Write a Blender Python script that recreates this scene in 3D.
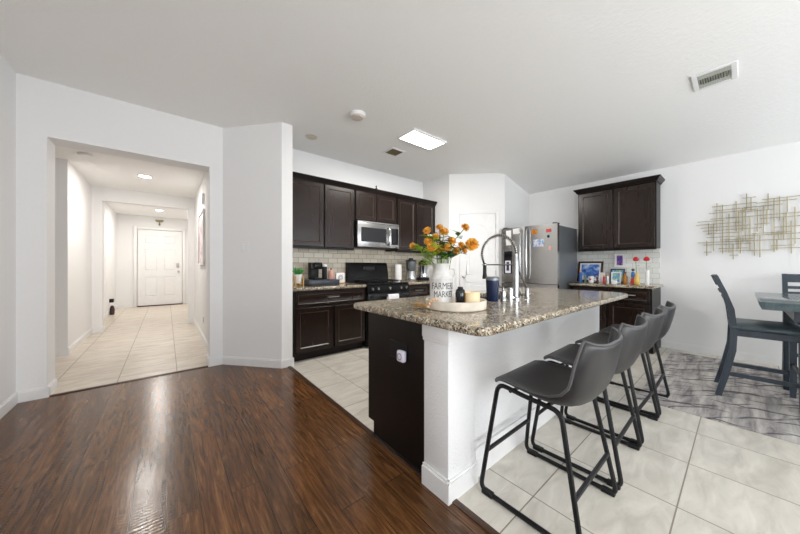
import bpy, bmesh, math, random
from mathutils import Vector, Matrix
PI = math.pi
R = math.radians
for o in list(bpy.data.objects):
    bpy.data.objects.remove(o)
SC = bpy.context.scene
COL = SC.collection
random.seed(7)

# ------------------------------------------------------------------ camera, world, light, exposure
cam = bpy.data.cameras.new('camera')
cam.sensor_width = 36.0
cam.lens = 282.5 * 36.0 / 800.0
cam.shift_y = -1.0 / 800.0
cam.clip_start = 0.02
camo = bpy.data.objects.new('camera', cam)
COL.objects.link(camo)
camo.location = (0, 0, 1.17)
camo.rotation_euler = (R(90), 0, R(50.4 - 90))
SC.camera = camo

SC.cycles.diffuse_bounces = 10          # a white room: light keeps bouncing
SC.cycles.max_bounces = 14
SC.view_settings.view_transform = 'Standard'
SC.view_settings.look = 'None'
SC.view_settings.gamma = 1.0
SC.view_settings.use_curve_mapping = False
SC.view_settings.exposure = 0.06

W = bpy.data.worlds.new('sky')
SC.world = W
W.use_nodes = True
W.node_tree.nodes['Background'].inputs[0].default_value = (0.75, 0.87, 1.0, 1)
W.node_tree.nodes['Background'].inputs[1].default_value = 1.0


def area(name, loc, rot, sx, sy, power, color):
    l = bpy.data.lights.new(name, 'AREA')
    l.shape = 'RECTANGLE'
    l.size = sx
    l.size_y = sy
    l.energy = power
    l.color = color
    o = bpy.data.objects.new(name, l)
    COL.objects.link(o)
    o.location = loc
    o.rotation_euler = rot
    return o


# daylight entering through the three openings of the walls behind the camera; the lamps' upward tilt is added
# to brighten the ceiling
area('daylight_patio', (4.3, -3.05, 1.27), (R(122), 0, 0), 1.9, 2.4, 62, (0.93, 0.97, 1.0))
area('daylight_window', (1.2, -3.05, 1.45), (R(117), 0, 0), 2.6, 1.5, 112, (0.97, 0.985, 1.0))
area('daylight_side', (-0.87, -1.6, 1.45), (R(118), 0, R(-90)), 1.6, 1.5, 48, (0.97, 0.985, 1.0))


# ------------------------------------------------------------------ materials
def lin(c):
    c = c / 255.0
    return c / 12.92 if c <= 0.04045 else ((c + 0.055) / 1.055) ** 2.4


def rgb(r, g, b):
    return (lin(r), lin(g), lin(b), 1.0)


def newmat(name):
    m = bpy.data.materials.new(name)
    m.use_nodes = True
    nt = m.node_tree
    return m, nt, nt.nodes['Principled BSDF']


def N(nt, t, **kw):
    n = nt.nodes.new(t)
    for k, v in kw.items():
        if k in n.inputs:
            n.inputs[k].default_value = v
        else:
            setattr(n, k, v)
    return n


def mapping(nt, scale=(1, 1, 1), rot=(0, 0, 0), loc=(0, 0, 0)):
    tc = N(nt, 'ShaderNodeTexCoord')
    mp = N(nt, 'ShaderNodeMapping')
    mp.inputs['Scale'].default_value = scale
    mp.inputs['Rotation'].default_value = rot
    mp.inputs['Location'].default_value = loc
    nt.links.new(tc.outputs['Object'], mp.inputs['Vector'])
    return mp.outputs['Vector']


def ramp(nt, fac, stops):
    r = N(nt, 'ShaderNodeValToRGB')
    el = r.color_ramp.elements
    while len(el) < len(stops):
        el.new(0.5)
    for e, (p, c) in zip(el, stops):
        e.position = p
        e.color = c
    nt.links.new(fac, r.inputs['Fac'])
    return r.outputs['Color']


def mixc(nt, fac, a, b, blend='MIX'):
    m = N(nt, 'ShaderNodeMix', data_type='RGBA', blend_type=blend)
    for sock, v in ((m.inputs['Factor'], fac), (m.inputs['A'] if False else m.inputs[6], a), (m.inputs[7], b)):
        if hasattr(v, 'node'):
            nt.links.new(v, sock)
        else:
            sock.default_value = v
    return m.outputs[2]


def bump(nt, bsdf, height, strength, dist=0.01):
    b = N(nt, 'ShaderNodeBump', Strength=strength, Distance=dist)
    nt.links.new(height, b.inputs['Height'])
    nt.links.new(b.outputs['Normal'], bsdf.inputs['Normal'])


def simple(name, col, rough=0.5, metal=0.0, var=0.06, scale=12, bmp=0.0, bscale=80, coat=0.0, spec=0.5):
    m, nt, b = newmat(name)
    v = mapping(nt)
    n = N(nt, 'ShaderNodeTexNoise', Scale=scale, Detail=3.0)
    nt.links.new(v, n.inputs['Vector'])
    lo = tuple(c * (1 - var) for c in col[:3]) + (1,)
    hi = tuple(min(1, c * (1 + var)) for c in col[:3]) + (1,)
    nt.links.new(ramp(nt, n.outputs['Fac'], [(0.3, lo), (0.7, hi)]), b.inputs['Base Color'])
    b.inputs['Roughness'].default_value = rough
    b.inputs['Metallic'].default_value = metal
    b.inputs['Specular IOR Level'].default_value = spec
    b.inputs['Coat Weight'].default_value = coat
    if bmp:
        n2 = N(nt, 'ShaderNodeTexNoise', Scale=bscale, Detail=2.0)
        nt.links.new(v, n2.inputs['Vector'])
        bump(nt, b, n2.outputs['Fac'], bmp, 0.004)
    return m


def make_paint(name, col, scale, strength, rough=0.7):
    m, nt, b = newmat(name)
    v = mapping(nt)
    n = N(nt, 'ShaderNodeTexNoise', Scale=scale, Detail=3.0, Roughness=0.55)
    nt.links.new(v, n.inputs['Vector'])
    rr = ramp(nt, n.outputs['Fac'], [(0.42, (0, 0, 0, 1)), (0.62, (1, 1, 1, 1))])
    b.inputs['Base Color'].default_value = col
    b.inputs['Roughness'].default_value = rough
    b.inputs['Specular IOR Level'].default_value = 0.3
    bump(nt, b, rr, strength, 0.003)
    return m


def make_wood_floor():
    m, nt, b = newmat('hand_scraped_floor')
    v = mapping(nt, rot=(0, 0, R(90)))
    br = N(nt, 'ShaderNodeTexBrick', offset=0.37, Scale=1.0)
    br.inputs['Color1'].default_value = (0, 0, 0, 1)
    br.inputs['Color2'].default_value = (1, 1, 1, 1)
    br.inputs['Mortar'].default_value = (0.5, 0.5, 0.5, 1)
    br.inputs['Mortar Size'].default_value = 0.0012
    br.inputs['Brick Width'].default_value = 1.22
    br.inputs['Row Height'].default_value = 0.13
    nt.links.new(v, br.inputs['Vector'])
    v2 = mapping(nt, scale=(25, 2.0, 4))
    off = N(nt, 'ShaderNodeVectorMath', operation='MULTIPLY_ADD')
    nt.links.new(br.outputs['Color'], off.inputs[0])
    off.inputs[1].default_value = (9, 7, 0)
    nt.links.new(v2, off.inputs[2])
    g = N(nt, 'ShaderNodeTexNoise', Scale=1.6, Detail=7.0, Roughness=0.68, Distortion=1.3)
    nt.links.new(off.outputs[0], g.inputs['Vector'])
    base = ramp(nt, g.outputs['Fac'], [(0.26, rgb(46, 28, 14)), (0.45, rgb(82, 53, 29)), (0.58, rgb(104, 70, 41)), (0.76, rgb(140, 103, 67))])
    tone = ramp(nt, br.outputs['Color'], [(0.0, (0.78, 0.78, 0.8, 1)), (1.0, (1.2, 1.14, 1.08, 1))])
    c = mixc(nt, 1.0, base, tone, 'MULTIPLY')
    c = mixc(nt, br.outputs['Fac'], c, rgb(28, 15, 10))
    nt.links.new(c, b.inputs['Base Color'])
    b.inputs['Roughness'].default_value = 0.2
    b.inputs['Specular IOR Level'].default_value = 0.4
    v3 = mapping(nt, scale=(1.2, 1.0, 1))
    wv = N(nt, 'ShaderNodeTexWave', wave_type='BANDS', bands_direction='Y', Scale=15.0, Distortion=4.0, Detail=2.0)
    wv.inputs['Detail Scale'].default_value = 1.6
    nt.links.new(v3, wv.inputs['Vector'])
    h = mixc(nt, 0.05, wv.outputs['Color'], g.outputs['Fac'])
    h = mixc(nt, br.outputs['Fac'], h, (0, 0, 0, 1))
    bump(nt, b, h, 0.07, 0.006)
    return m


def make_tile(name, ox, oy, pitch, c_lo, c_hi, grout):
    m, nt, b = newmat(name)
    v = mapping(nt, loc=(-ox, -oy, 0))
    br = N(nt, 'ShaderNodeTexBrick', offset=0.0, Scale=1.0)
    br.inputs['Color1'].default_value = (0, 0, 0, 1)
    br.inputs['Color2'].default_value = (1, 1, 1, 1)
    br.inputs['Mortar'].default_value = (0.5, 0.5, 0.5, 1)
    br.inputs['Mortar Size'].default_value = 0.0032
    br.inputs['Mortar Smooth'].default_value = 0.1
    br.inputs['Brick Width'].default_value = pitch
    br.inputs['Row Height'].default_value = pitch
    nt.links.new(v, br.inputs['Vector'])
    v2 = mapping(nt, scale=(1.6, 5, 1), rot=(0, 0, R(8)))
    off = N(nt, 'ShaderNodeVectorMath', operation='MULTIPLY_ADD')
    nt.links.new(br.outputs['Color'], off.inputs[0])
    off.inputs[1].default_value = (5, 9, 0)
    nt.links.new(v2, off.inputs[2])
    n = N(nt, 'ShaderNodeTexNoise', Scale=2.2, Detail=6.0, Roughness=0.6, Distortion=0.8)
    nt.links.new(off.outputs[0], n.inputs['Vector'])
    c = ramp(nt, n.outputs['Fac'], [(0.3, c_lo), (0.68, c_hi)])
    c = mixc(nt, br.outputs['Fac'], c, grout)
    nt.links.new(c, b.inputs['Base Color'])
    b.inputs['Roughness'].default_value = 0.32
    b.inputs['Specular IOR Level'].default_value = 0.4
    inv = ramp(nt, br.outputs['Fac'], [(0, (1, 1, 1, 1)), (1, (0, 0, 0, 1))])
    bump(nt, b, inv, 0.4, 0.002)
    return m


def make_subway(name, axis, c1, c2, cg):
    m, nt, b = newmat(name)
    # tile rows run along world X (axis 'x') or Y (axis 'y'); z is the row height
    tc = N(nt, 'ShaderNodeTexCoord')
    sep = N(nt, 'ShaderNodeSeparateXYZ')
    cmb = N(nt, 'ShaderNodeCombineXYZ')
    nt.links.new(tc.outputs['Object'], sep.inputs[0])
    nt.links.new(sep.outputs['X' if axis == 'x' else 'Y'], cmb.inputs['X'])
    zz = N(nt, 'ShaderNodeMath', operation='SUBTRACT')
    zz.inputs[1].default_value = 0.911
    nt.links.new(sep.outputs['Z'], zz.inputs[0])
    nt.links.new(zz.outputs[0], cmb.inputs['Y'])
    br = N(nt, 'ShaderNodeTexBrick', offset=0.5, Scale=1.0)
    br.inputs['Color1'].default_value = c1
    br.inputs['Color2'].default_value = c2
    br.inputs['Mortar'].default_value = cg
    br.inputs['Mortar Size'].default_value = 0.0035
    br.inputs['Brick Width'].default_value = 0.152
    br.inputs['Row Height'].default_value = 0.076
    nt.links.new(cmb.outputs[0], br.inputs['Vector'])
    nt.links.new(br.outputs['Color'], b.inputs['Base Color'])
    b.inputs['Roughness'].default_value = 0.25
    inv = ramp(nt, br.outputs['Fac'], [(0, (1, 1, 1, 1)), (1, (0, 0, 0, 1))])
    bump(nt, b, inv, 0.5, 0.003)
    return m


def make_granite():
    m, nt, b = newmat('speckled_granite')
    v = mapping(nt)
    n1 = N(nt, 'ShaderNodeTexNoise', Scale=26.0, Detail=5.0, Roughness=0.7, Distortion=0.6)
    nt.links.new(v, n1.inputs['Vector'])
    base = ramp(nt, n1.outputs['Fac'], [(0.30, rgb(74, 68, 60)), (0.44, rgb(140, 129, 110)), (0.55, rgb(176, 165, 144)), (0.70, rgb(212, 206, 192))])
    vo = N(nt, 'ShaderNodeTexVoronoi', Scale=150.0, Randomness=1.0)
    nt.links.new(v, vo.inputs['Vector'])
    sp = N(nt, 'ShaderNodeSeparateColor')
    nt.links.new(vo.outputs['Color'], sp.inputs[0])
    dark = ramp(nt, sp.outputs[0], [(0.0, (1, 1, 1, 1)), (0.17, (1, 1, 1, 1)), (0.20, (0, 0, 0, 1))])
    light = ramp(nt, sp.outputs[1], [(0.86, (0, 0, 0, 1)), (0.90, (1, 1, 1, 1))])
    tan = ramp(nt, sp.outputs[2], [(0.75, (0, 0, 0, 1)), (0.80, (1, 1, 1, 1))])
    c = mixc(nt, light, base, rgb(216, 210, 196))
    c = mixc(nt, tan, c, rgb(128, 106, 78))
    c = mixc(nt, dark, c, rgb(34, 30, 28))
    nt.links.new(c, b.inputs['Base Color'])
    b.inputs['Roughness'].default_value = 0.12
    b.inputs['Specular IOR Level'].default_value = 0.55
    return m


def make_dark_wood(name, c0, c1, rough=0.33, spec=0.4):
    m, nt, b = newmat(name)
    v = mapping(nt, scale=(9, 9, 0.8))
    n = N(nt, 'ShaderNodeTexNoise', Scale=3.0, Detail=5.0, Roughness=0.6, Distortion=0.6)
    nt.links.new(v, n.inputs['Vector'])
    nt.links.new(ramp(nt, n.outputs['Fac'], [(0.3, c0), (0.7, c1)]), b.inputs['Base Color'])
    b.inputs['Roughness'].default_value = rough
    b.inputs['Specular IOR Level'].default_value = spec
    return m


def make_steel(name, col, rough):
    m, nt, b = newmat(name)
    v = mapping(nt, scale=(2, 2, 260))
    n = N(nt, 'ShaderNodeTexNoise', Scale=1.0, Detail=2.0)
    nt.links.new(v, n.inputs['Vector'])
    lo = tuple(c * 0.92 for c in col[:3]) + (1,)
    nt.links.new(ramp(nt, n.outputs['Fac'], [(0.3, lo), (0.7, col)]), b.inputs['Base Color'])
    b.inputs['Metallic'].default_value = 1.0
    b.inputs['Roughness'].default_value = rough
    return m


def make_rug():
    m, nt, b = newmat('distressed_rug')
    v = mapping(nt, scale=(1.3, 9, 1), rot=(0, 0, R(75)))
    n = N(nt, 'ShaderNodeTexNoise', Scale=1.6, Detail=8.0, Roughness=0.62, Distortion=0.5)
    nt.links.new(v, n.inputs['Vector'])
    c = ramp(nt, n.outputs['Fac'], [(0.30, rgb(112, 108, 110)), (0.44, rgb(158, 154, 152)), (0.56, rgb(190, 186, 182)), (0.70, rgb(210, 207, 200))])
    for rot, sc, seed in ((58, 2.4, 0.0), (82, 3.1, 3.0), (70, 1.7, 7.0)):
        v2 = mapping(nt, scale=(0.5, 1, 1), rot=(0, 0, R(rot)), loc=(seed, seed, 0))
        w = N(nt, 'ShaderNodeTexWave', wave_type='BANDS', bands_direction='Y', Scale=sc, Distortion=3.0, Detail=2.0)
        w.inputs['Detail Scale'].default_value = 1.2
        nt.links.new(v2, w.inputs['Vector'])
        n3 = N(nt, 'ShaderNodeTexNoise', Scale=5.0, Detail=3.0)
        nt.links.new(v2, n3.inputs['Vector'])
        line = ramp(nt, w.outputs['Fac'], [(0.0, (1, 1, 1, 1)), (0.008, (0.7, 0.7, 0.7, 1)), (0.04, (0, 0, 0, 1))])
        msk = ramp(nt, n3.outputs['Fac'], [(0.4, (0, 0, 0, 1)), (0.55, (1, 1, 1, 1))])
        c = mixc(nt, mixc(nt, 1.0, line, msk, 'MULTIPLY'), c, rgb(92, 86, 90))
    nt.links.new(c, b.inputs['Base Color'])
    b.inputs['Roughness'].default_value = 0.95
    b.inputs['Specular IOR Level'].default_value = 0.1
    n2 = N(nt, 'ShaderNodeTexNoise', Scale=220.0)
    nt.links.new(mapping(nt), n2.inputs['Vector'])
    bump(nt, b, n2.outputs['Fac'], 0.5, 0.004)
    return m


def emission(name, col, strength):
    m, nt, b = newmat(name)
    b.inputs['Base Color'].default_value = (0.9, 0.9, 0.9, 1)
    b.inputs['Emission Color'].default_value = col
    b.inputs['Emission Strength'].default_value = strength
    return m


def glass(name, col=(1, 1, 1, 1), rough=0.02):
    m, nt, b = newmat(name)
    b.inputs['Base Color'].default_value = col
    b.inputs['Roughness'].default_value = rough
    b.inputs['Transmission Weight'].default_value = 1.0
    b.inputs['IOR'].default_value = 1.3
    return m


def picture(name, stops, scale=14, seed=0.0):
    """a printed picture: blotches of the photo's colours"""
    m, nt, b = newmat(name)
    v = mapping(nt, loc=(seed, seed * 1.7, seed * 0.6))
    n = N(nt, 'ShaderNodeTexNoise', Scale=scale, Detail=2.5, Roughness=0.6, Distortion=1.0)
    nt.links.new(v, n.inputs['Vector'])
    nt.links.new(ramp(nt, n.outputs['Fac'], stops), b.inputs['Base Color'])
    b.inputs['Roughness'].default_value = 0.3
    return m


M = {}
M['wall'] = make_paint('white_wall_paint', (0.80, 0.80, 0.80, 1), 55, 0.10)
M['island_wall'] = make_paint('white_textured_paint', (0.78, 0.78, 0.785, 1), 90, 0.35, 0.6)
M['ceiling'] = make_paint('knockdown_ceiling', (0.87, 0.87, 0.86, 1), 42, 0.28, 0.85)
M['trim'] = simple('white_trim_paint', (0.79, 0.79, 0.79, 1), 0.4, var=0.02)
M['wood_floor'] = make_wood_floor()
M['strip'] = simple('brown_threshold', rgb(66, 42, 28), 0.4, var=0.25, scale=30)
M['tile'] = make_tile('kitchen_floor_tile', 1.91, 0.20, 0.474, rgb(190, 185, 174), rgb(221, 216, 206), rgb(140, 130, 116))
M['tile_hall'] = make_tile('hall_floor_tile', -0.382, 4.42, 0.474, rgb(186, 174, 160), rgb(218, 209, 197), rgb(120, 108, 96))
M['subway_x'] = make_subway('subway_tile_back', 'x', rgb(210, 199, 178), rgb(229, 220, 202), rgb(160, 148, 128))
M['subway_y'] = make_subway('subway_tile_right', 'y', rgb(222, 224, 220), rgb(232, 234, 230), rgb(196, 196, 190))
M['granite'] = make_granite()
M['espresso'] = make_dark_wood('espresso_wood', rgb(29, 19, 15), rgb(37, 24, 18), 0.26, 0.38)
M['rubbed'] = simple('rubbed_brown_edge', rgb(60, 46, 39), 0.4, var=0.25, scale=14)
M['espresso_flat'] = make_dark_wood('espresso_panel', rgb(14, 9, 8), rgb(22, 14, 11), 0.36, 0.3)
M['blue_wood'] = make_dark_wood('painted_dining_wood', rgb(40, 48, 56), rgb(58, 68, 78), 0.38)
M['table_wood'] = make_dark_wood('window_sheen_table_wood', rgb(74, 88, 92), rgb(96, 110, 114), 0.14)  # bluish window reflection is mixed into the tabletop colour
M['steel'] = make_steel('brushed_steel', (0.47, 0.465, 0.46, 1), 0.26)
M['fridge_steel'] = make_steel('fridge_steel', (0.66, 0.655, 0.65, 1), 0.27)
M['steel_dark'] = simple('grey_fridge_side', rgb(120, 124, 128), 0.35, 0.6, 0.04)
M['chrome'] = simple('worn_chrome', (0.42, 0.425, 0.43, 1), 0.16, 1.0, 0.02)
M['nickel'] = simple('satin_nickel', (0.55, 0.53, 0.5, 1), 0.3, 1.0, 0.03)
M['black'] = simple('black_enamel', (0.008, 0.008, 0.009, 1), 0.2, var=0.1, spec=0.2)
M['black_glass'] = simple('black_glass', (0.008, 0.008, 0.01, 1), 0.05, var=0.05)
M['black_matte'] = simple('black_plastic', (0.012, 0.012, 0.013, 1), 0.45, var=0.1, spec=0.25)
M['iron'] = simple('black_iron', (0.008, 0.008, 0.009, 1), 0.38, 0.0, 0.15, spec=0.3)
M['leather'] = simple('charcoal_leather', rgb(42, 41, 42), 0.38, var=0.18, scale=9, bmp=0.12, bscale=160)
M['piping'] = simple('grey_piping', rgb(84, 83, 84), 0.4, var=0.08)
M['seat_fabric'] = simple('blue_grey_leather', rgb(62, 74, 80), 0.4, var=0.2, scale=18, bmp=0.1)
M['rug'] = make_rug()
M['gold'] = simple('brushed_gold', (0.33, 0.28, 0.16, 1), 0.42, 0.7, 0.15)
M['white_ceramic'] = simple('white_ceramic', (0.80, 0.80, 0.79, 1), 0.2, var=0.03)
M['white_enamel'] = simple('worn_white_enamel', (0.62, 0.61, 0.59, 1), 0.45, var=0.12, scale=30)
M['tray_wood'] = simple('whitewashed_wood', rgb(208, 198, 184), 0.6, var=0.12, scale=20)
M['ink'] = simple('dark_grey_ink', rgb(58, 56, 58), 0.7)
M['white_plastic'] = simple('white_plastic', (0.80, 0.80, 0.82, 1), 0.35, var=0.02)
M['lilac_plastic'] = simple('pale_lilac_plastic', rgb(226, 222, 238), 0.35, var=0.02)
M['paper'] = simple('white_paper', (0.84, 0.84, 0.84, 1), 0.8, var=0.03, bmp=0.1)
M['vent'] = simple('vent_paint', rgb(176, 178, 168), 0.5, var=0.04)
M['vent_dark'] = simple('vent_shadow', rgb(26, 26, 22), 0.8)
M['vent_brown'] = simple('vent_bronze', rgb(120, 106, 76), 0.6, var=0.15)
M['lamp'] = emission('lit_panel', (1, 0.98, 0.95, 1), 9.0)
M['lamp_hall'] = emission('lit_downlight', (1, 0.96, 0.9, 1), 60.0)
M['petal'] = simple('orange_petals', rgb(222, 164, 62), 0.7, var=0.4, scale=60)
M['petal_core'] = simple('rust_flower_core', rgb(176, 104, 24), 0.8, var=0.2, scale=60)
M['stem'] = simple('green_stem', rgb(92, 118, 58), 0.6, var=0.15)
M['leaf'] = simple('flower_leaf', rgb(150, 178, 56), 0.55, var=0.3, scale=25)
M['leaf_dark'] = simple('dark_leaf', rgb(62, 98, 44), 0.55, var=0.3, scale=25)
M['grass_green'] = simple('succulent_green', rgb(58, 140, 60), 0.5, var=0.25)
M['navy'] = simple('navy_tumbler', rgb(14, 32, 66), 0.22, 0.2, 0.1)
M['candle'] = simple('cream_candle', rgb(232, 212, 172), 0.4, var=0.05)
M['kraft'] = simple('kraft_gold_label', rgb(190, 140, 74), 0.5, var=0.1)
M['bead'] = simple('pale_wood_beads', rgb(214, 176, 138), 0.6, var=0.15)
M['tassel'] = simple('jute_tassel', rgb(176, 138, 88), 0.9, var=0.25, scale=60)
M['clear'] = glass('clear_glass')
M['red'] = simple('red_rose', rgb(190, 14, 26), 0.6, var=0.25, scale=50)
M['yellow_vase'] = simple('yellow_glaze', rgb(222, 190, 104), 0.35, var=0.12)
M['brown_frame'] = simple('brown_picture_frame', rgb(70, 44, 34), 0.4, var=0.15)
M['navy_frame'] = simple('slate_picture_frame', rgb(52, 60, 82), 0.4, var=0.1)
M['robe_blue'] = simple('blue_glaze', rgb(50, 110, 180), 0.35, var=0.15)
M['skin'] = simple('painted_face', rgb(222, 170, 130), 0.5)
M['amber'] = simple('amber_glass', rgb(176, 112, 30), 0.2, var=0.2)
M['pink'] = simple('rose_gold', rgb(222, 172, 158), 0.3, 0.2, 0.05)
M['green_glaze'] = simple('pale_green_glaze', rgb(150, 180, 150), 0.4)
M['wood_light'] = simple('light_wood_stand', rgb(206, 164, 96), 0.5, var=0.15)
M['crate'] = simple('dark_slate_tray', rgb(52, 58, 68), 0.35, var=0.15)
M['mesh_red'] = simple('red_magnet', rgb(200, 60, 50), 0.5)
M['brown_dark'] = simple('dark_brown_glaze', rgb(58, 34, 30), 0.4)
M['pic_blue'] = picture('seaside_print', [(0.3, rgb(36, 60, 150)), (0.45, rgb(70, 120, 200)), (0.58, rgb(150, 180, 226)), (0.7, rgb(226, 234, 244))], 9, 1.0)
M['pic_purple'] = picture('purple_print', [(0.34, rgb(60, 40, 120)), (0.5, rgb(96, 70, 170)), (0.6, rgb(150, 90, 110)), (0.72, rgb(210, 190, 220))], 22, 3.0)
M['pic_green'] = picture('blue_green_print', [(0.32, rgb(40, 90, 190)), (0.48, rgb(120, 180, 220)), (0.55, rgb(120, 170, 70)), (0.68, rgb(230, 236, 236))], 26, 5.0)
M['pic_postcard'] = picture('postcard_print', [(0.35, rgb(30, 60, 130)), (0.47, rgb(120, 170, 220)), (0.55, rgb(236, 236, 230)), (0.66, rgb(226, 130, 50))], 30, 7.0)
M['pic_pink'] = picture('pale_pink_print', [(0.38, rgb(236, 234, 234)), (0.52, rgb(226, 200, 202)), (0.62, rgb(170, 140, 146)), (0.7, rgb(240, 238, 236))], 5, 9.0)
M['magnet_orange'] = picture('orange_black_print', [(0.42, rgb(40, 30, 24)), (0.52, rgb(230, 150, 30)), (0.7, rgb(200, 60, 30))], 60, 2.0)
M['towel'] = picture('checked_towel_cloth', [(0.4, rgb(226, 226, 234)), (0.6, rgb(240, 240, 244)), (0.72, rgb(150, 152, 180))], 50, 4.0)
M['grass'] = M['grass_green']


# ------------------------------------------------------------------ geometry helpers
class MB:
    def __init__(self):
        self.bm = bmesh.new()

    def box(self, x0, x1, y0, y1, z0, z1, bev=0.0, seg=2, T=None):
        bm = self.bm
        vs = [bm.verts.new((x, y, z)) for z in (z0, z1) for y in (y0, y1) for x in (x0, x1)]
        F = [(0, 2, 3, 1), (4, 5, 7, 6), (0, 1, 5, 4), (2, 6, 7, 3), (0, 4, 6, 2), (1, 3, 7, 5)]
        fs = [bm.faces.new([vs[i] for i in f]) for f in F]
        if T is not None:
            for v in vs:
                v.co = T @ v.co
        if bev > 0:
            es = set(e for f in fs for e in f.edges)
            bmesh.ops.bevel(bm, geom=list(es), offset=bev, segments=seg, profile=0.5, affect='EDGES')
        return self

    def prism(self, poly, z0, z1, bev=0.0, T=None):
        bm = self.bm
        a = [bm.verts.new((p[0], p[1], z0)) for p in poly]
        b = [bm.verts.new((p[0], p[1], z1)) for p in poly]
        n = len(poly)
        fs = [bm.faces.new(a[::-1]), bm.faces.new(b)]
        for i in range(n):
            fs.append(bm.faces.new((a[i], a[(i + 1) % n], b[(i + 1) % n], b[i])))
        if T is not None:
            for v in a + b:
                v.co = T @ v.co
        if bev:
            es = set(e for f in fs[:2] for e in f.edges)
            bmesh.ops.bevel(bm, geom=list(es), offset=bev, segments=2, profile=0.5, affect='EDGES')
        return self

    def loft(self, loops, cap0=True, cap1=True, closed=False):
        bm = self.bm
        L = [[bm.verts.new(p) for p in lp] for lp in loops]
        n = len(L[0])
        rng = range(len(L)) if closed else range(len(L) - 1)
        for i in rng:
            A, B = L[i], L[(i + 1) % len(L)]
            for k in range(n):
                bm.faces.new((A[k], A[(k + 1) % n], B[(k + 1) % n], B[k]))
        if not closed:
            if cap0:
                bm.faces.new(L[0][::-1])
            if cap1:
                bm.faces.new(L[-1])
        return self

    def lathe(self, prof, c=(0, 0, 0), seg=24, sy=1.0, T=None):
        loops = []
        for r, z in prof:
            r = max(r, 1e-4)
            lp = [Vector((c[0] + r * math.cos(2 * PI * k / seg), c[1] + sy * r * math.sin(2 * PI * k / seg), c[2] + z)) for k in range(seg)]
            if T is not None:
                lp = [T @ p for p in lp]
            loops.append(lp)
        return self.loft(loops)

    def tube(self, pts, r, seg=8, closed=False, flat=1.0):
        pts = [Vector(p) for p in pts]
        n = len(pts)
        rs = r if isinstance(r, (list, tuple)) else [r] * n
        loops = []
        up = None
        for i, p in enumerate(pts):
            if closed:
                t = (pts[(i + 1) % n] - pts[i - 1]).normalized()
            else:
                t = (pts[min(i + 1, n - 1)] - pts[max(i - 1, 0)]).normalized()
            if up is None:
                up = Vector((0, 0, 1)) if abs(t.z) < 0.9 else Vector((1, 0, 0))
            u = (up - t * up.dot(t))
            if u.length < 1e-6:
                u = t.orthogonal()
            u.normalize()
            w = t.cross(u)
            up = u
            loops.append([p + u * (rs[i] * math.cos(2 * PI * k / seg)) + w * (flat * rs[i] * math.sin(2 * PI * k / seg)) for k in range(seg)])
        return self.loft(loops, closed=closed)

    def ball(self, c, r, sx=1, sy=1, sz=1, seg=12, rings=8):
        prof = [(r * math.sin(PI * i / rings), -r * math.cos(PI * i / rings)) for i in range(rings + 1)]
        T = Matrix.Translation(c) @ Matrix.Diagonal((sx, sy, sz, 1))
        return self.lathe(prof, (0, 0, 0), seg, 1.0, T)

    def quad(self, a, b, c, d):
        bm = self.bm
        bm.faces.new([bm.verts.new(p) for p in (a, b, c, d)])
        return self


ORG = {}


def tag(o, label=None, cat=None, group=None, kind=None):
    if label:
        o['label'] = label
    if cat:
        o['category'] = cat
    if group:
        o['group'] = group
    if kind:
        o['kind'] = kind
    return o


def link_mesh(name, me, mat, parent=None):
    o = bpy.data.objects.new(name, me)
    COL.objects.link(o)
    mi = [p.material_index for p in me.polygons]
    me.materials.clear()
    me.materials.append(mat)
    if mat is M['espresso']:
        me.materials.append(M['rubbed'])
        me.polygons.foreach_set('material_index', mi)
    if parent is not None:
        o.parent = parent
        ORG[o.name] = ORG.get(parent.name, Vector((0, 0, 0)))
    return o


def build(mb, name, mat, parent=None, world=True, label=None, rebase=False, angle=38):
    bm = mb.bm
    bmesh.ops.remove_doubles(bm, verts=bm.verts, dist=1e-6)
    bmesh.ops.recalc_face_normals(bm, faces=bm.faces)
    me = bpy.data.meshes.new(name)
    bm.to_mesh(me)
    bm.free()
    base = None
    if parent is not None:
        if world:
            me.transform(Matrix.Translation(-ORG.get(parent.name, Vector((0, 0, 0)))))
    elif rebase:
        xs = [v.co for v in me.vertices]
        lo = Vector([min(c[i] for c in xs) for i in range(3)])
        hi = Vector([max(c[i] for c in xs) for i in range(3)])
        base = Vector(((lo.x + hi.x) / 2, (lo.y + hi.y) / 2, lo.z))
        me.transform(Matrix.Translation(-base))
    me.shade_smooth()
    me.set_sharp_from_angle(angle=R(angle))
    o = link_mesh(name, me, mat, parent)
    if base is not None:
        o.location = base
        ORG[o.name] = base
    if label:
        o['label'] = label
    return o


def thing(name, label, cat, loc=(0, 0, 0), rz=0.0, group=None):
    o = bpy.data.objects.new(name, None)
    COL.objects.link(o)
    o.empty_display_size = 0.05
    o.location = loc
    o.rotation_euler = (0, 0, rz)
    tag(o, label, cat, group)
    ORG[o.name] = Vector(loc)
    return o


def solo(mb, name, mat, label, cat, group=None, angle=38):
    return tag(build(mb, name, mat, None, rebase=True, angle=angle), label, cat, group)


def struct(mb, name, mat, label=None, cat=None, parent=None):
    o = build(mb, name, mat, parent)
    if parent is None:
        tag(o, label, cat, None, 'structure')
    return o


def copy_tree(root, loc, rz=0.0, label=None, scale=None):
    r = root.copy()
    COL.objects.link(r)
    r.location = loc
    r.rotation_euler = (0, 0, rz)
    if label:
        r['label'] = label
    if scale:
        r.scale = (scale,) * 3
    for ch in list(root.children):
        c = ch.copy()
        COL.objects.link(c)
        c.parent = r
        for g in list(ch.children):
            d = g.copy()
            COL.objects.link(d)
            d.parent = c
    return r


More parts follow.
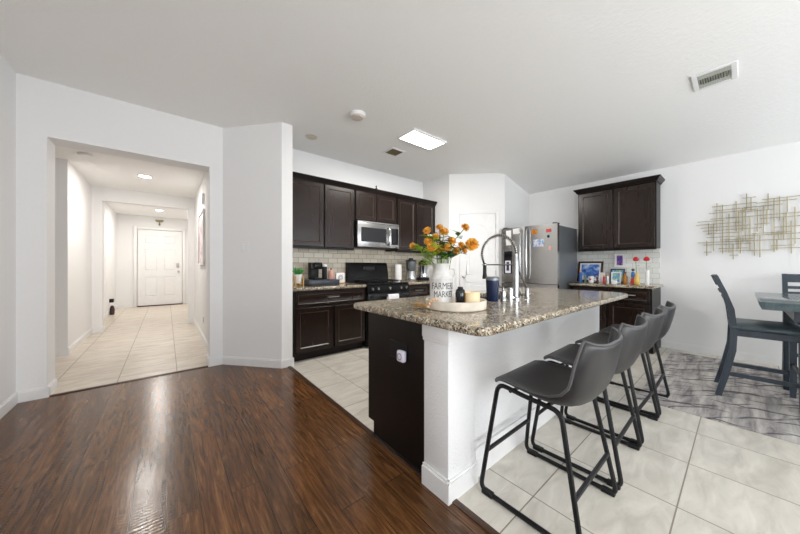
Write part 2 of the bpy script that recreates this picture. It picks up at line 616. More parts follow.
def fillet(pts, r, n=4, closed=False):
    pts = [Vector(p) for p in pts]
    out = []
    m = len(pts)
    for i, p in enumerate(pts):
        if not closed and i in (0, m - 1):
            out.append(p)
            continue
        a = pts[i - 1] - p
        b = pts[(i + 1) % m] - p
        d = min(r, a.length * 0.45, b.length * 0.45)
        A = p + a.normalized() * d
        B = p + b.normalized() * d
        for k in range(n + 1):
            t = k / n
            out.append(A * (1 - t) ** 2 + p * 2 * t * (1 - t) + B * t * t)
    return out


def shaker(mb, x0, x1, z0, z1, yb, T, t=0.02, fw=0.055, dep=0.010, ch=0.010):
    """framed cabinet door seen from -y, back face at yb, then moved by T"""
    def rect(i, y):
        return [T @ Vector(p) for p in ((x0 + i, y, z0 + i), (x1 - i, y, z0 + i), (x1 - i, y, z1 - i), (x0 + i, y, z1 - i))]
    mb.loft([rect(0, yb), rect(0, yb - t + 0.003), rect(0.003, yb - t), rect(fw, yb - t), rect(fw + 0.003, yb - t + 0.003), rect(fw + ch, yb - t + dep)])
    mb.bm.faces.ensure_lookup_table()
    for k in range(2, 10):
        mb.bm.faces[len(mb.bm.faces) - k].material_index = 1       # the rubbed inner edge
    return mb


ID = Matrix.Identity(4)
FACE_W = Matrix.Rotation(R(-90), 4, 'Z')   # local -y becomes world -x, local x becomes world -y


def text_mesh(s, size, depth=0.001):
    cu = bpy.data.curves.new('lettering', 'FONT')
    cu.body = s
    cu.size = size
    cu.align_x = 'CENTER'
    cu.extrude = depth
    ob = bpy.data.objects.new('lettering', cu)
    COL.objects.link(ob)
    dg = bpy.context.evaluated_depsgraph_get()
    me = bpy.data.meshes.new_from_object(ob.evaluated_get(dg))
    bpy.data.objects.remove(ob)
    return me


def slab_from_outline(outline, hole, z_mid, half, bev):
    """stone slab with eased edges and an optional cut-out"""
    cu = bpy.data.curves.new('slab', 'CURVE')
    cu.dimensions = '2D'
    cu.fill_mode = 'BOTH'
    cu.extrude = half - bev
    cu.bevel_depth = bev
    cu.bevel_resolution = 3
    cu.offset = -bev
    for lp in [outline] + ([hole] if hole else []):
        sp = cu.splines.new('POLY')
        sp.points.add(len(lp) - 1)
        for p, q in zip(sp.points, lp):
            p.co = (q[0], q[1], 0, 1)
        sp.use_cyclic_u = True
    ob = bpy.data.objects.new('slab', cu)
    COL.objects.link(ob)
    dg = bpy.context.evaluated_depsgraph_get()
    me = bpy.data.meshes.new_from_object(ob.evaluated_get(dg))
    bpy.data.objects.remove(ob)
    me.transform(Matrix.Translation((0, 0, z_mid)))
    me.shade_smooth()
    me.set_sharp_from_angle(angle=R(35))
    return me


def round_rect(x0, x1, y0, y1, r, n=6):
    rr = r if isinstance(r, (list, tuple)) else [r] * 4
    out = []
    for (cx, cy, a0, q) in ((x1, y0, -90, rr[0]), (x1, y1, 0, rr[1]), (x0, y1, 90, rr[2]), (x0, y0, 180, rr[3])):
        ox = cx - q if cx == x1 else cx + q
        oy = cy - q if cy == y1 else cy + q
        for k in range(n + 1):
            a = R(a0 + 90 * k / n)
            out.append((ox + q * math.cos(a), oy + q * math.sin(a)))
    return out


# ------------------------------------------------------------------ setting
CZ = 2.82
WT = 4.02          # back wall plane
EA = 3.95          # entry wall plane
RX = 5.53          # right wall plane
struct(MB().box(-1.11, 1.10, -3.32, 3.965, -0.1, 0), 'floor', M['wood_floor'], 'dark brown hand scraped wood plank floor', 'floor')
struct(MB().box(1.10, 5.65, -3.32, 4.14, -0.1, 0), 'floor_kitchen', M['tile'], 'beige square tile floor of kitchen and dining side', 'floor')
struct(MB().box(-3.1, 1.09, 3.965, 11.12, -0.1, 0), 'floor_hall', M['tile_hall'], 'beige square tile floor of the entry hall', 'floor')
struct(MB().box(1.085, 1.12, -3.2, 3.36, 0, 0.007, 0.003), 'trim_1', M['strip'], 'dark wood strip between plank floor and kitchen tiles', 'threshold')
struct(MB().box(-0.82, 0.39, 3.945, 3.985, 0, 0.006, 0.002), 'trim_2', M['strip'], 'dark wood strip where the hall tiles begin', 'threshold')

mb = MB()
prof = [(-1.11, CZ), (4.52, CZ), (5.66, 2.555), (5.66, 2.95), (-1.11, 2.95)]
mb.loft([[(x, -3.32, z) for x, z in prof], [(x, 4.15, z) for x, z in prof]])
struct(mb, 'ceiling', M['ceiling'], 'white textured ceiling sloping down along the right wall', 'ceiling')
struct(MB().box(-3.1, 0.6, 4.19, 7.2, 2.57, 2.67), 'ceiling_hall', M['ceiling'], 'lower white ceiling of the hall behind the opening', 'ceiling')
struct(MB().box(-1.2, 1.0, 7.34, 11.12, 2.62, 2.72), 'ceiling_foyer', M['ceiling'], 'white ceiling in front of the entry door', 'ceiling')

mb = MB()
for a, b, c, d in ((-3.32, -2.4, 0, CZ), (-0.8, 3.95, 0, CZ), (-2.4, -0.8, 0, 0.7), (-2.4, -0.8, 2.2, CZ)):
    mb.box(-1.11, -0.99, a, b, c, d)
struct(mb, 'wall_left', M['wall'], 'white wall at the left edge beside the hall opening', 'wall')
mb = MB()
mb.box(-1.11, -0.82, EA, 4.19, 0, CZ)
mb.box(0.39, 0.56, EA, 4.19, 0, CZ)
mb.box(-0.82, 0.39, EA, 4.19, 2.325, CZ)
struct(mb, 'wall_entry', M['wall'], 'white wall with the wide opening into the hall', 'wall')
struct(MB().prism([(0.52, 3.95), (1.02, 3.36), (1.142, 3.36), (1.142, 4.14), (0.52, 4.14)], 0, CZ), 'wall_angled', M['wall'], 'angled white wall between hall opening and kitchen', 'wall')
struct(MB().box(1.142, 3.93, WT, 4.14, 0, CZ), 'wall_back', M['wall'], 'white kitchen wall behind the range', 'wall')
PA, PB = (3.925, 3.356), (4.62, 2.674)
struct(MB().prism([(3.925, 4.14), PA, PB, (5.53, 2.674), (5.53, 4.14)], 0, 2.84), 'wall_pantry', M['wall'], 'white corner walls of the pantry', 'wall')
struct(MB().box(RX, 5.65, -3.32, 4.14, 0, 2.62), 'wall_right', M['wall'], 'white wall behind fridge and dining table', 'wall')
mb = MB()
for a, b, c, d in ((-1.11, -0.1, 0, CZ), (2.5, 3.35, 0, CZ), (5.25, 5.65, 0, CZ), (-0.1, 2.5, 0, 0.7), (-0.1, 2.5, 2.2, CZ), (3.35, 5.25, 2.5, CZ)):
    mb.box(a, b, -3.32, -3.2, c, d)
struct(mb, 'wall_rear', M['wall'], 'white wall with window and patio door behind the viewer', 'wall')


def window(n, T, w, h, bars):
    """frame around an opening centred on T's origin, in its local x-z plane"""
    f = MB()
    for a, b, c, d in ((-w / 2, -w / 2 + 0.05, 0, h), (w / 2 - 0.05, w / 2, 0, h), (-w / 2, w / 2, 0, 0.05), (-w / 2, w / 2, h - 0.05, h)):
        f.box(a, b, -0.03, 0.03, c, d, T=T)
    for x in bars:
        f.box(x - 0.025, x + 0.025, -0.025, 0.025, 0.05, h - 0.05, T=T)
    o = struct(f, 'window_%d' % n, M['trim'], 'white framed window behind the viewer', 'window')
    struct(MB().box(-w / 2 + 0.05, w / 2 - 0.05, -0.004, 0.004, 0.05, h - 0.05, T=T), 'pane', M['clear'], parent=o)


window(1, Matrix.Translation((1.2, -3.26, 0.7)), 2.6, 1.5, (0,))
window(2, Matrix.Translation((4.3, -3.26, 0.0)), 1.9, 2.5, (0,))
window(3, Matrix.Translation((-1.05, -1.6, 0.7)) @ Matrix.Rotation(R(90), 4, 'Z'), 1.6, 1.5, (0,))

# hall and foyer
struct(MB().box(-3.0, -1.0, 5.65, 7.2, 0, 2.57), 'wall_hall_left', M['wall'], 'white hall wall on the left past the side passage', 'wall')
struct(MB().box(-3.1, -3.0, 4.19, 5.65, 0, 2.57), 'wall_passage', M['wall'], 'white end wall of the side passage', 'wall')
struct(MB().box(-3.1, -1.11, 4.07, 4.19, 0, 2.57), 'wall_passage_front', M['wall'], 'white wall of the side passage behind the living room', 'wall')
struct(MB().box(0.45, 0.57, 4.19, 7.2, 0, 2.57), 'wall_hall_right', M['wall'], 'white hall wall on the right with a framed print', 'wall')
mb = MB()
mb.box(-1.2, -0.87, 7.2, 7.34, 0, 2.72)
mb.box(0.345, 1.0, 7.2, 7.34, 0, 2.72)
mb.box(-0.87, 0.345, 7.2, 7.34, 2.33, 2.72)
struct(mb, 'wall_hall_end', M['wall'], 'white wall with the second opening before the foyer', 'wall')
struct(MB().box(-1.18, -1.06, 7.34, 11.0, 0, 2.62), 'wall_foyer_left', M['wall'], 'white left foyer wall', 'wall')
struct(MB().box(0.9, 1.0, 7.34, 11.0, 0, 2.62), 'wall_foyer_right', M['wall'], 'white right foyer wall', 'wall')
struct(MB().box(-1.18, 1.0, 11.0, 11.12, 0, 2.72), 'wall_foyer_front', M['wall'], 'white wall around the entry door', 'wall')

# baseboards
BH, BT = 0.095, 0.014


def base_run(mb, p, q, h=BH, t=BT):
    """baseboard along p->q, protruding to the right of the direction of travel"""
    p, q = Vector(p), Vector(q)
    d = (q - p).normalized()
    n = Vector((d.y, -d.x)) * t
    a, b = p, q
    lo = [a, b, b + n, a + n]
    mb.prism([(v.x, v.y) for v in lo], 0, h - 0.012)
    n2 = n * 0.55
    mb.prism([(v.x, v.y) for v in (a, b, b + n2, a + n2)], h - 0.012, h)


mb = MB(); base_run(mb, (-0.99, -3.2), (-0.99, 3.95)); struct(mb, 'baseboard_left', M['trim'], 'white baseboard along the left wall', 'baseboard')
mb = MB(); base_run(mb, (-0.99, 3.95), (-0.806, 3.95)); base_run(mb, (-0.82, 3.94), (-0.82, 4.19)); base_run(mb, (0.39, 4.19), (0.39, 3.94)); base_run(mb, (0.376, 3.95), (0.52, 3.95))
struct(mb, 'baseboard_entry', M['trim'], 'white baseboard at the foot of the hall opening', 'baseboard')
mb = MB(); base_run(mb, (0.52, 3.95), (1.02, 3.36)); base_run(mb, (1.012, 3.36), (1.156, 3.36)); base_run(mb, (1.142, 3.35), (1.142, 3.47))
struct(mb, 'baseboard_angled', M['trim'], 'white baseboard under the angled wall', 'baseboard')
mb = MB(); base_run(mb, PA, PB); struct(mb, 'baseboard_pantry', M['trim'], 'white baseboard of the pantry corner', 'baseboard')
mb = MB(); base_run(mb, (RX, 0.735), (RX, -3.2)); struct(mb, 'baseboard_right', M['trim'], 'white baseboard behind the dining table', 'baseboard')
mb = MB(); base_run(mb, (-1.0, 5.65), (-1.0, 7.2)); base_run(mb, (-3.0, 5.65), (-0.99, 5.65)); base_run(mb, (0.45, 7.2), (0.45, 4.19)); base_run(mb, (-1.0, 7.2), (-0.87, 7.2)); base_run(mb, (-0.87, 7.19), (-0.87, 7.34)); base_run(mb, (0.345, 7.34), (0.345, 7.19)); base_run(mb, (0.345, 7.2), (0.45, 7.2)); base_run(mb, (-1.06, 7.34), (-1.06, 11.0)); base_run(mb, (-1.06, 11.0), (-0.72, 11.0)); base_run(mb, (0.46, 11.0), (0.9, 11.0))
struct(mb, 'baseboard_hall', M['trim'], 'white baseboards around the hall', 'baseboard')

# entry door
mb = MB()
DX0, DX1, DZ1 = -0.63, 0.37, 2.215
mb.box(DX0, DX1, 10.975, 11.0, 0.03, DZ1)
w = (DX1 - DX0)
xs = [(DX0 + 0.13, DX0 + w / 2 - 0.055), (DX0 + w / 2 + 0.055, DX1 - 0.13)]
zs = [(0.27, 0.86), (1.02, 1.66), (1.80, 2.06)]
for (a, b) in [(DX0, xs[0][0]), (xs[0][1], xs[1][0]), (xs[1][1], DX1)]:
    mb.box(a, b, 10.962, 10.976, 0.03, DZ1)
for (c, d) in [(0.03, zs[0][0]), (zs[0][1], zs[1][0]), (zs[1][1], zs[2][0]), (zs[2][1], DZ1)]:
    for a, b in xs:
        mb.box(a, b, 10.962, 10.976, c, d)
for a, b in xs:
    for c, d in zs:
        mb.box(a + 0.035, b - 0.035, 10.964, 10.98, c + 0.035, d - 0.035, 0.01, 1)
d1 = struct(mb, 'door_1', M['trim'], 'white six panel entry door at the end of the hall', 'door')
mb = MB()
for a, b, c, d in ((DX0 - 0.09, DX0 - 0.012, 0, DZ1 + 0.09), (DX1 + 0.012, DX1 + 0.09, 0, DZ1 + 0.09), (DX0 - 0.012, DX1 + 0.012, DZ1 + 0.012, DZ1 + 0.09)):
    mb.box(a, b, 10.96, 11.0, c, d, 0.008)
struct(mb, 'trim_3', M['trim'], 'white casing around the entry door', 'trim')
struct(MB().box(DX0 - 0.01, DX1 + 0.01, 10.93, 11.0, 0, 0.03), 'trim_4', M['brown_dark'], 'dark sill under the entry door', 'trim')
lock = MB().box(0.235, 0.305, 10.935, 10.962, 1.12, 1.27, 0.008)
struct(lock, 'keypad_lock', M['nickel'], parent=d1)
struct(MB().lathe([(0.03, 0), (0.03, 0.01), (0.012, 0.02), (0.012, 0.04), (0.03, 0.05), (0.032, 0.07), (0.02, 0.085), (0, 0.088)], seg=16, T=Matrix.Translation((0.285, 10.962, 1.0)) @ Matrix.Rotation(R(90), 4, 'X')), 'door_knob', M['nickel'], parent=d1)

# pantry door in the diagonal wall
ang = math.atan2(PB[1] - PA[1], PB[0] - PA[0])
TP = Matrix.Translation((PA[0], PA[1], 0)) @ Matrix.Rotation(ang, 4, 'Z')    # local x runs along the wall, -y faces the kitchen
px0, px1, pz1 = 0.19, 0.81, 2.09
mb = MB().box(px0, px1, -0.022, 0.0, 0.015, pz1, 0.003, 1, T=TP)


def moulding(pts):
    mb.tube([TP @ Vector((x, -0.020, z)) for x, z in pts], 0.008, 6, closed=True)


ax0, ax1 = px0 + 0.11, px1 - 0.11
arch = [(ax0, 1.02), (ax1, 1.02), (ax1, 1.80)]
for k in range(1, 10):
    t = k / 10
    arch.append((ax1 + (ax0 - ax1) * t, 1.80 + 0.12 * math.sin(PI * t)))
arch.append((ax0, 1.80))
moulding(arch)
moulding([(ax0, 0.2), (ax1, 0.2), (ax1, 0.88), (ax0, 0.88)])
inner = [(ax0 + 0.05 + (x - ax0) * (ax1 - ax0 - 0.1) / (ax1 - ax0), z) for x, z in [(x, z + (0.05 if z < 1.5 else -0.05)) for x, z in arch]]
lo = [TP @ Vector((x, -0.021, z)) for x, z in inner]
hi = [TP @ Vector((x + (0.008 if x < (ax0 + ax1) / 2 else -0.008), -0.031, z)) for x, z in inner]
mb.loft([lo, hi])
mb.box(ax0 + 0.05, ax1 - 0.05, -0.031, -0.02, 0.25, 0.83, 0.008, 1, T=TP)
d2 = struct(mb, 'door_2', M['trim'], 'white arched two panel pantry door', 'door')
mb = MB()
for a, b, c, d in ((px0 - 0.075, px0 - 0.008, 0, pz1 + 0.07), (px1 + 0.008, px1 + 0.075, 0, pz1 + 0.07), (px0 - 0.008, px1 + 0.008, pz1 + 0.008, pz1 + 0.07)):
    mb.box(a, b, -0.018, 0.0, c, d, 0.005, 1, T=TP)
struct(mb, 'trim_5', M['trim'], 'white casing around the pantry door', 'trim')
struct(MB().lathe([(0.028, 0), (0.028, 0.008), (0.01, 0.02), (0.01, 0.035), (0.026, 0.045), (0.028, 0.06), (0.015, 0.072), (0, 0.074)], seg=16, T=TP @ Matrix.Translation((px0 + 0.065, -0.022, 0.98)) @ Matrix.Rotation(R(90), 4, 'X')), 'door_knob', M['nickel'], parent=d2)
for z in (0.25, 1.05, 1.88):
    struct(MB().tube([TP @ Vector((px1 + 0.004, -0.026, z - 0.045)), TP @ Vector((px1 + 0.004, -0.026, z + 0.045))], 0.006, 6), 'hinge', M['nickel'], parent=d2)

# backsplashes
struct(MB().box(1.142, 3.925, 4.008, WT, 0.905, 1.45), 'backsplash', M['subway_x'], 'cream subway tile backsplash behind the range', 'backsplash')
struct(MB().box(5.518, RX, 0.755, 1.78, 0.905, 1.42), 'backsplash_right', M['subway_y'], 'pale subway tile backsplash under the right upper cabinet', 'backsplash')


# ------------------------------------------------------------------ cabinets along the back wall
def handle_bar(x0, x1, y, z, T=ID):
    p = fillet([(x0, y, z), (x0, y - 0.028, z), (x1, y - 0.028, z), (x1, y, z)], 0.015)
    return MB().tube([T @ q for q in p], 0.005, 8)


def upper_unit(x0, x1, y0, y1, z0, z1, doors, label, T=ID, loc=None):
    c = T @ Vector(((x0 + x1) / 2, (y0 + y1) / 2, z0))
    t = thing('wall_cabinet', label, 'cabinet', c)
    b = MB().box(x0, x1, y0, y1, z0, z1, 0.002, 1, T=T)
    b.box(x0 + 0.001, x1 - 0.001, y0 + 0.004, y0 + 0.024, z0 - 0.022, z0, T=T)       # light rail
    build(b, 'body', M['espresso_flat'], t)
    for a, b_ in doors:
        build(shaker(MB(), a, b_, z0 + 0.012, z1 - 0.03, y0, T), 'door', M['espresso'], t)
    return t


UY = 3.69
upper_unit(1.144, 2.163, UY, 4.005, 1.425, 2.335, [(1.16, 1.672), (1.692, 2.15)], 'tall dark wall cabinet pair between the angled wall and the microwave')
upper_unit(2.167, 2.968, UY, 4.005, 1.86, 2.335, [(2.185, 2.556), (2.566, 2.95)], 'short dark wall cabinet mounted directly over the microwave')
upper_unit(2.972, 3.915, UY, 4.005, 1.425, 2.335, [(2.99, 3.40), (3.425, 3.875)], 'dark wall cabinet right of the microwave beside the pantry')


def crown(mb, path, T=ID):
    """moulding profile swept along a polyline (x,y), outward to the right of travel"""
    prof = [(0.0, 0.0), (0.012, 0.0), (0.02, 0.02), (0.045, 0.05), (0.05, 0.065), (0.0, 0.065)]
    P = [Vector(p) for p in path]
    loops = []
    for i, p in enumerate(P):
        d1 = (p - P[i - 1]).normalized() if i else (P[1] - p).normalized()
        d2 = (P[i + 1] - p).normalized() if i < len(P) - 1 else d1
        n1, n2 = Vector((d1.y, -d1.x)), Vector((d2.y, -d2.x))
        n = (n1 + n2).normalized()
        n = n / max(0.3, n.dot(n1))
        loops.append([T @ Vector((p.x + n.x * o, p.y + n.y * o, z)) for o, z in prof])
    mb.loft(loops)
    return mb


T0 = Matrix.Translation((0, 0, 2.303))
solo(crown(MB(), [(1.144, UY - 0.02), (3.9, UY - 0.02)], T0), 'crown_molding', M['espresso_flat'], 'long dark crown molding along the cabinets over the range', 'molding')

# microwave
t = thing('microwave', 'stainless over-range microwave with black window under the short cabinet', 'microwave', (2.57, 3.8, 1.452))
mx0, mx1, my, mz0, mz1 = 2.172, 2.962, 3.615, 1.452, 1.853
build(MB().box(mx0, mx1, my + 0.02, 4.005, mz0, mz1, 0.004, 1), 'body', M['black_matte'], t)
dr = build(MB().box(mx0, 2.775, my - 0.012, my + 0.018, mz0 + 0.006, mz1 - 0.03, 0.006), 'door', M['steel'], t)
build(MB().box(mx0 + 0.06, 2.69, my - 0.015, my - 0.010, mz0 + 0.085, mz1 - 0.10, 0.003, 1), 'window', M['black_glass'], dr)
build(MB().tube(fillet([(2.735, my - 0.012, mz0 + 0.05), (2.735, my - 0.05, mz0 + 0.08), (2.735, my - 0.06, (mz0 + mz1) / 2), (2.735, my - 0.05, mz1 - 0.10), (2.735, my - 0.012, mz1 - 0.07)], 0.04, 4), 0.012, 8), 'handle', M['chrome'], dr)
pn = build(MB().box(2.779, mx1, my - 0.012, my + 0.018, mz0 + 0.006, mz1 - 0.03, 0.006), 'control_panel', M['steel'], t)
build(MB().box(2.80, mx1 - 0.02, my - 0.014, my - 0.010, mz0 + 0.06, mz1 - 0.08), 'keypad', M['black_glass'], pn)
build(MB().box(mx0, mx1, my - 0.01, my + 0.018, mz1 - 0.028, mz1 - 0.002, 0.003, 1), 'vent_grille', M['steel'], t)

solo(MB().box(2.535, 2.567, 3.655, 3.685, 2.369, 2.397, 0.006).lathe([(0.008, 0), (0.008, 0.02), (0.014, 0.03), (0.0, 0.045)], (2.551, 3.67, 2.395), 10), 'security_camera', M['black_matte'], 'tiny black camera sitting on top of the cabinets over the range', 'camera')


def base_unit(x0, x1, yf, yb, label, drawers, doors, T=ID, zt=0.868):
    c = T @ Vector(((x0 + x1) / 2, (yf + yb) / 2, 0))
    t = thing('base_cabinet', label, 'cabinet', c)
    b = MB().box(x0, x1, yf, yb, 0.10, zt, 0.002, 1, T=T)
    b.box(x0, x1, yf + 0.07, yb, 0.0, 0.10, T=T)
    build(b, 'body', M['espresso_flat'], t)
    for a, b_, c0, c1 in drawers:
        d = build(shaker(MB(), a, b_, c0, c1, yf, T, fw=0.03, dep=0.006, ch=0.008), 'drawer', M['espresso'], t)
        m_ = (a + b_) / 2
        build(handle_bar(m_ - 0.075, m_ + 0.075, yf - 0.02, (c0 + c1) / 2 + 0.01, T), 'handle', M['nickel'], d)
    for a, b_, c0, c1 in doors:
        build(shaker(MB(), a, b_, c0, c1, yf, T), 'door', M['espresso'], t)
    return t


BY = 3.41
base_unit(1.144, 2.178, BY, 4.005, 'dark base cabinet under the counter left of the range', [(1.19, 2.165, 0.675, 0.85)], [(1.19, 1.67, 0.115, 0.655), (1.70, 2.165, 0.115, 0.655)])
base_unit(2.972, 3.92, BY, 4.005, 'dark base cabinet right of the range, mostly behind the island', [(2.99, 3.43, 0.675, 0.85), (3.45, 3.9, 0.675, 0.85)], [(2.99, 3.43, 0.115, 0.655), (3.45, 3.9, 0.115, 0.655)])


def counter(name, outline, hole, label, z0=0.868, z1=0.908):
    me = slab_from_outline(outline, hole, (z0 + z1) / 2, (z1 - z0) / 2, 0.014)
    o = link_mesh(name, me, M['granite'])
    tag(o, label, 'countertop')
    return o


counter('countertop', round_rect(1.144, 2.178, 3.375, 4.006, [0.01, 0.002, 0.002, 0.002], 3), None, 'granite countertop left of the range with coffee things on it')
counter('countertop', round_rect(2.972, 3.922, 3.375, 4.006, [0.002, 0.002, 0.002, 0.01], 3), None, 'short granite countertop right of the range holding small appliances')

# range
t = thing('gas_range', 'black gas range with a high backguard between the base cabinets', 'range', (2.575, 3.7, 0))
rx0, rx1, ry = 2.184, 2.966, 3.39
build(MB().box(rx0, rx1, ry, 3.99, 0.02, 0.895, 0.004, 1), 'body', M['black'], t)
build(MB().box(rx0, rx1, ry - 0.025, 3.93, 0.895, 0.915, 0.006), 'cooktop', M['black'], t)
bg = MB()
bp = [(3.90, 0.915), (3.915, 1.07), (3.94, 1.19), (3.955, 1.222), (3.99, 1.228), (3.99, 0.915)]
bg.loft([[(x, y, z) for y, z in bp] for x in (rx0, rx1)])
b_ = build(bg, 'backguard', M['black'], t)
build(MB().box(2.46, 2.70, 3.918, 3.94, 1.10, 1.16, 0.004, 1), 'clock_display', M['black_glass'], b_)
for cx in (2.37, 2.575, 2.78):
    g = MB()
    for x in (cx - 0.085, cx, cx + 0.085):
        g.tube([(x, 3.43, 0.945), (x, 3.86, 0.945)], 0.007, 6)
    for y in (3.44, 3.56, 3.66, 3.76, 3.85):
        g.tube([(cx - 0.09, y, 0.945), (cx + 0.09, y, 0.945)], 0.007, 6)
    for x in (cx - 0.085, cx + 0.085):
        for y in (3.44, 3.85):
            g.tube([(x, y, 0.945), (x, y, 0.914)], 0.007, 6)
    build(g, 'burner_grate', M['iron'], t)
fp = MB()
pp = [(ry, 0.79), (ry - 0.035, 0.79), (ry - 0.03, 0.89), (ry, 0.893)]
fp.loft([[(x, y, z) for y, z in pp] for x in (rx0, rx1)])
cp = build(fp, 'control_panel', M['black'], t)
for x in (2.26, 2.36, 2.575, 2.79, 2.89):
    build(MB().lathe([(0.024, 0), (0.024, 0.012), (0.019, 0.03), (0.0, 0.032)], seg=16, T=Matrix.Translation((x, ry - 0.03, 0.842)) @ Matrix.Rotation(R(93), 4, 'X')), 'knob', M['steel'], cp)
od = build(MB().box(rx0 + 0.005, rx1 - 0.005, ry - 0.04, ry - 0.002, 0.22, 0.78, 0.008), 'oven_door', M['black'], t)
build(MB().box(rx0 + 0.14, rx1 - 0.14, ry - 0.043, ry - 0.038, 0.34, 0.62, 0.002, 1), 'oven_window', M['black_glass'], od)
build(MB().tube(fillet([(rx0 + 0.06, ry - 0.04, 0.735), (rx0 + 0.06, ry - 0.085, 0.735), (rx1 - 0.06, ry - 0.085, 0.735), (rx1 - 0.06, ry - 0.04, 0.735)], 0.02), 0.012, 10), 'oven_handle', M['black_matte'], od)
build(MB().box(rx0 + 0.005, rx1 - 0.005, ry - 0.035, ry - 0.002, 0.04, 0.21, 0.008), 'drawer', M['black'], t)
hx0, hx1, hy = 2.50, 2.70, ry - 0.085
tw = MB()
pr = [(hy + 0.018, 0.60), (hy + 0.017, 0.735)] + [(hy + 0.0165 * math.cos(a), 0.735 + 0.0165 * math.sin(a)) for a in (R(30), R(70), R(110), R(150))] + [(hy - 0.017, 0.735), (hy - 0.019, 0.56)]
out = [(hy + 0.0215, 0.60), (hy + 0.0205, 0.735)] + [(hy + 0.020 * math.cos(a), 0.735 + 0.020 * math.sin(a)) for a in (R(30), R(70), R(110), R(150))] + [(hy - 0.0205, 0.735), (hy - 0.0225, 0.56)]
loop = pr + out[::-1]
tw.loft([[(x, y + 0.0008 * math.sin(x * 70), z) for y, z in loop] for x in [hx0 + (hx1 - hx0) * k / 8 for k in range(9)]])
solo(tw, 'dish_towel', M['towel'], 'white patterned dish towel hung over the oven handle', 'towel')

# ------------------------------------------------------------------ things on the left counter
KZ = 0.909
t = thing('potted_plant', 'small spiky green plant in a white pot at the left counter end', 'plant', (1.345, 3.74, KZ))
st = MB()
for dx in (-0.05, 0.05):
    for dy in (-0.05, 0.05):
        st.box(1.345 + dx - 0.006, 1.345 + dx + 0.006, 3.74 + dy - 0.006, 3.74 + dy + 0.006, KZ, KZ + 0.13)
st.box(1.295, 1.395, 3.734, 3.746, KZ + 0.02, KZ + 0.032).box(1.339, 1.351, 3.69, 3.79, KZ + 0.02, KZ + 0.032)
build(st, 'stand', M['wood_light'], t)
build(MB().lathe([(0.03, 0.034), (0.043, 0.05), (0.047, 0.15), (0.043, 0.15), (0.04, 0.135), (0, 0.135)], (1.345, 3.74, KZ), 20), 'pot', M['white_ceramic'], t)
lf = MB()
for k in range(26):
    a = k * 2.399
    tl = 0.25 + 0.75 * (k / 26)
    d = Vector((math.cos(a) * tl, math.sin(a) * tl, 1.25 - 0.5 * tl)).normalized()
    p = Vector((1.345, 3.74, KZ + 0.137)) + Vector((math.cos(a), math.sin(a), 0)) * 0.012
    lf.tube([p, p + d * 0.06, p + d * 0.115], [0.006, 0.008, 0.001], 5, flat=0.5)
build(lf, 'leaves', M['grass_green'], t)

t = thing('pod_tray', 'dark low tray drawer under the coffee maker', 'tray', (1.66, 3.72, KZ))
build(MB().box(1.44, 1.88, 3.60, 3.90, KZ, KZ + 0.075, 0.006), 'tray_body', M['crate'], t)
build(MB().box(1.46, 1.86, 3.588, 3.60, KZ + 0.012, KZ + 0.064, 0.004), 'drawer_front', M['crate'], t)
TZ = KZ + 0.076
t = thing('coffee_maker', 'black pod coffee maker standing on the dark tray', 'coffee maker', (1.59, 3.76, TZ))
build(MB().box(1.53, 1.65, 3.78, 3.88, TZ, TZ + 0.235, 0.012), 'tower', M['black_matte'], t)
build(MB().box(1.53, 1.65, 3.64, 3.79, TZ + 0.14, TZ + 0.235, 0.02), 'brew_head', M['black'], t)
build(MB().box(1.535, 1.645, 3.65, 3.79, TZ, TZ + 0.025, 0.006), 'drip_tray', M['black_matte'], t)
t = thing('black_canister', 'tall black canister with a white lid beside the coffee maker', 'canister', (1.715, 3.74, TZ))
build(MB().lathe([(0.032, 0), (0.035, 0.01), (0.035, 0.175), (0, 0.175)], (1.715, 3.74, TZ), 20), 'canister', M['black_matte'], t)
build(MB().lathe([(0.033, 0.176), (0.033, 0.2), (0.02, 0.208), (0, 0.208)], (1.715, 3.74, TZ), 20), 'lid', M['white_plastic'], t)
t = thing('pink_canister', 'rose pink canister on the dark tray', 'canister', (1.805, 3.72, TZ))
build(MB().lathe([(0.042, 0), (0.046, 0.01), (0.046, 0.115), (0.03, 0.13), (0, 0.13)], (1.805, 3.72, TZ), 20), 'canister', M['pink'], t)
build(MB().lathe([(0.008, 0.131), (0.012, 0.14), (0.008, 0.152), (0, 0.153)], (1.805, 3.72, TZ), 10), 'knob', M['black_matte'], t)
t = thing('napkin_holder', 'white napkin stand with napkins left of the range', 'napkin holder', (2.0, 3.82, KZ))
hd = MB().box(1.925, 2.075, 3.80, 3.86, KZ, KZ + 0.012, 0.003, 1)
build(hd, 'holder', M['kraft'], t)
build(MB().box(1.93, 2.07, 3.805, 3.82, KZ + 0.013, KZ + 0.16, 0.006).box(1.935, 2.065, 3.822, 3.85, KZ + 0.013, KZ + 0.145, 0.004), 'napkins', M['white_ceramic'], t)
ring = MB()
for rr in (0.02, 0.036):
    ring.tube([(2.0 + rr * math.cos(a), 3.804, KZ + 0.09 + rr * math.sin(a)) for a in [2 * PI * k / 16 for k in range(16)]], 0.0025, 5, closed=True)
build(ring, 'print', M['crate'], t)

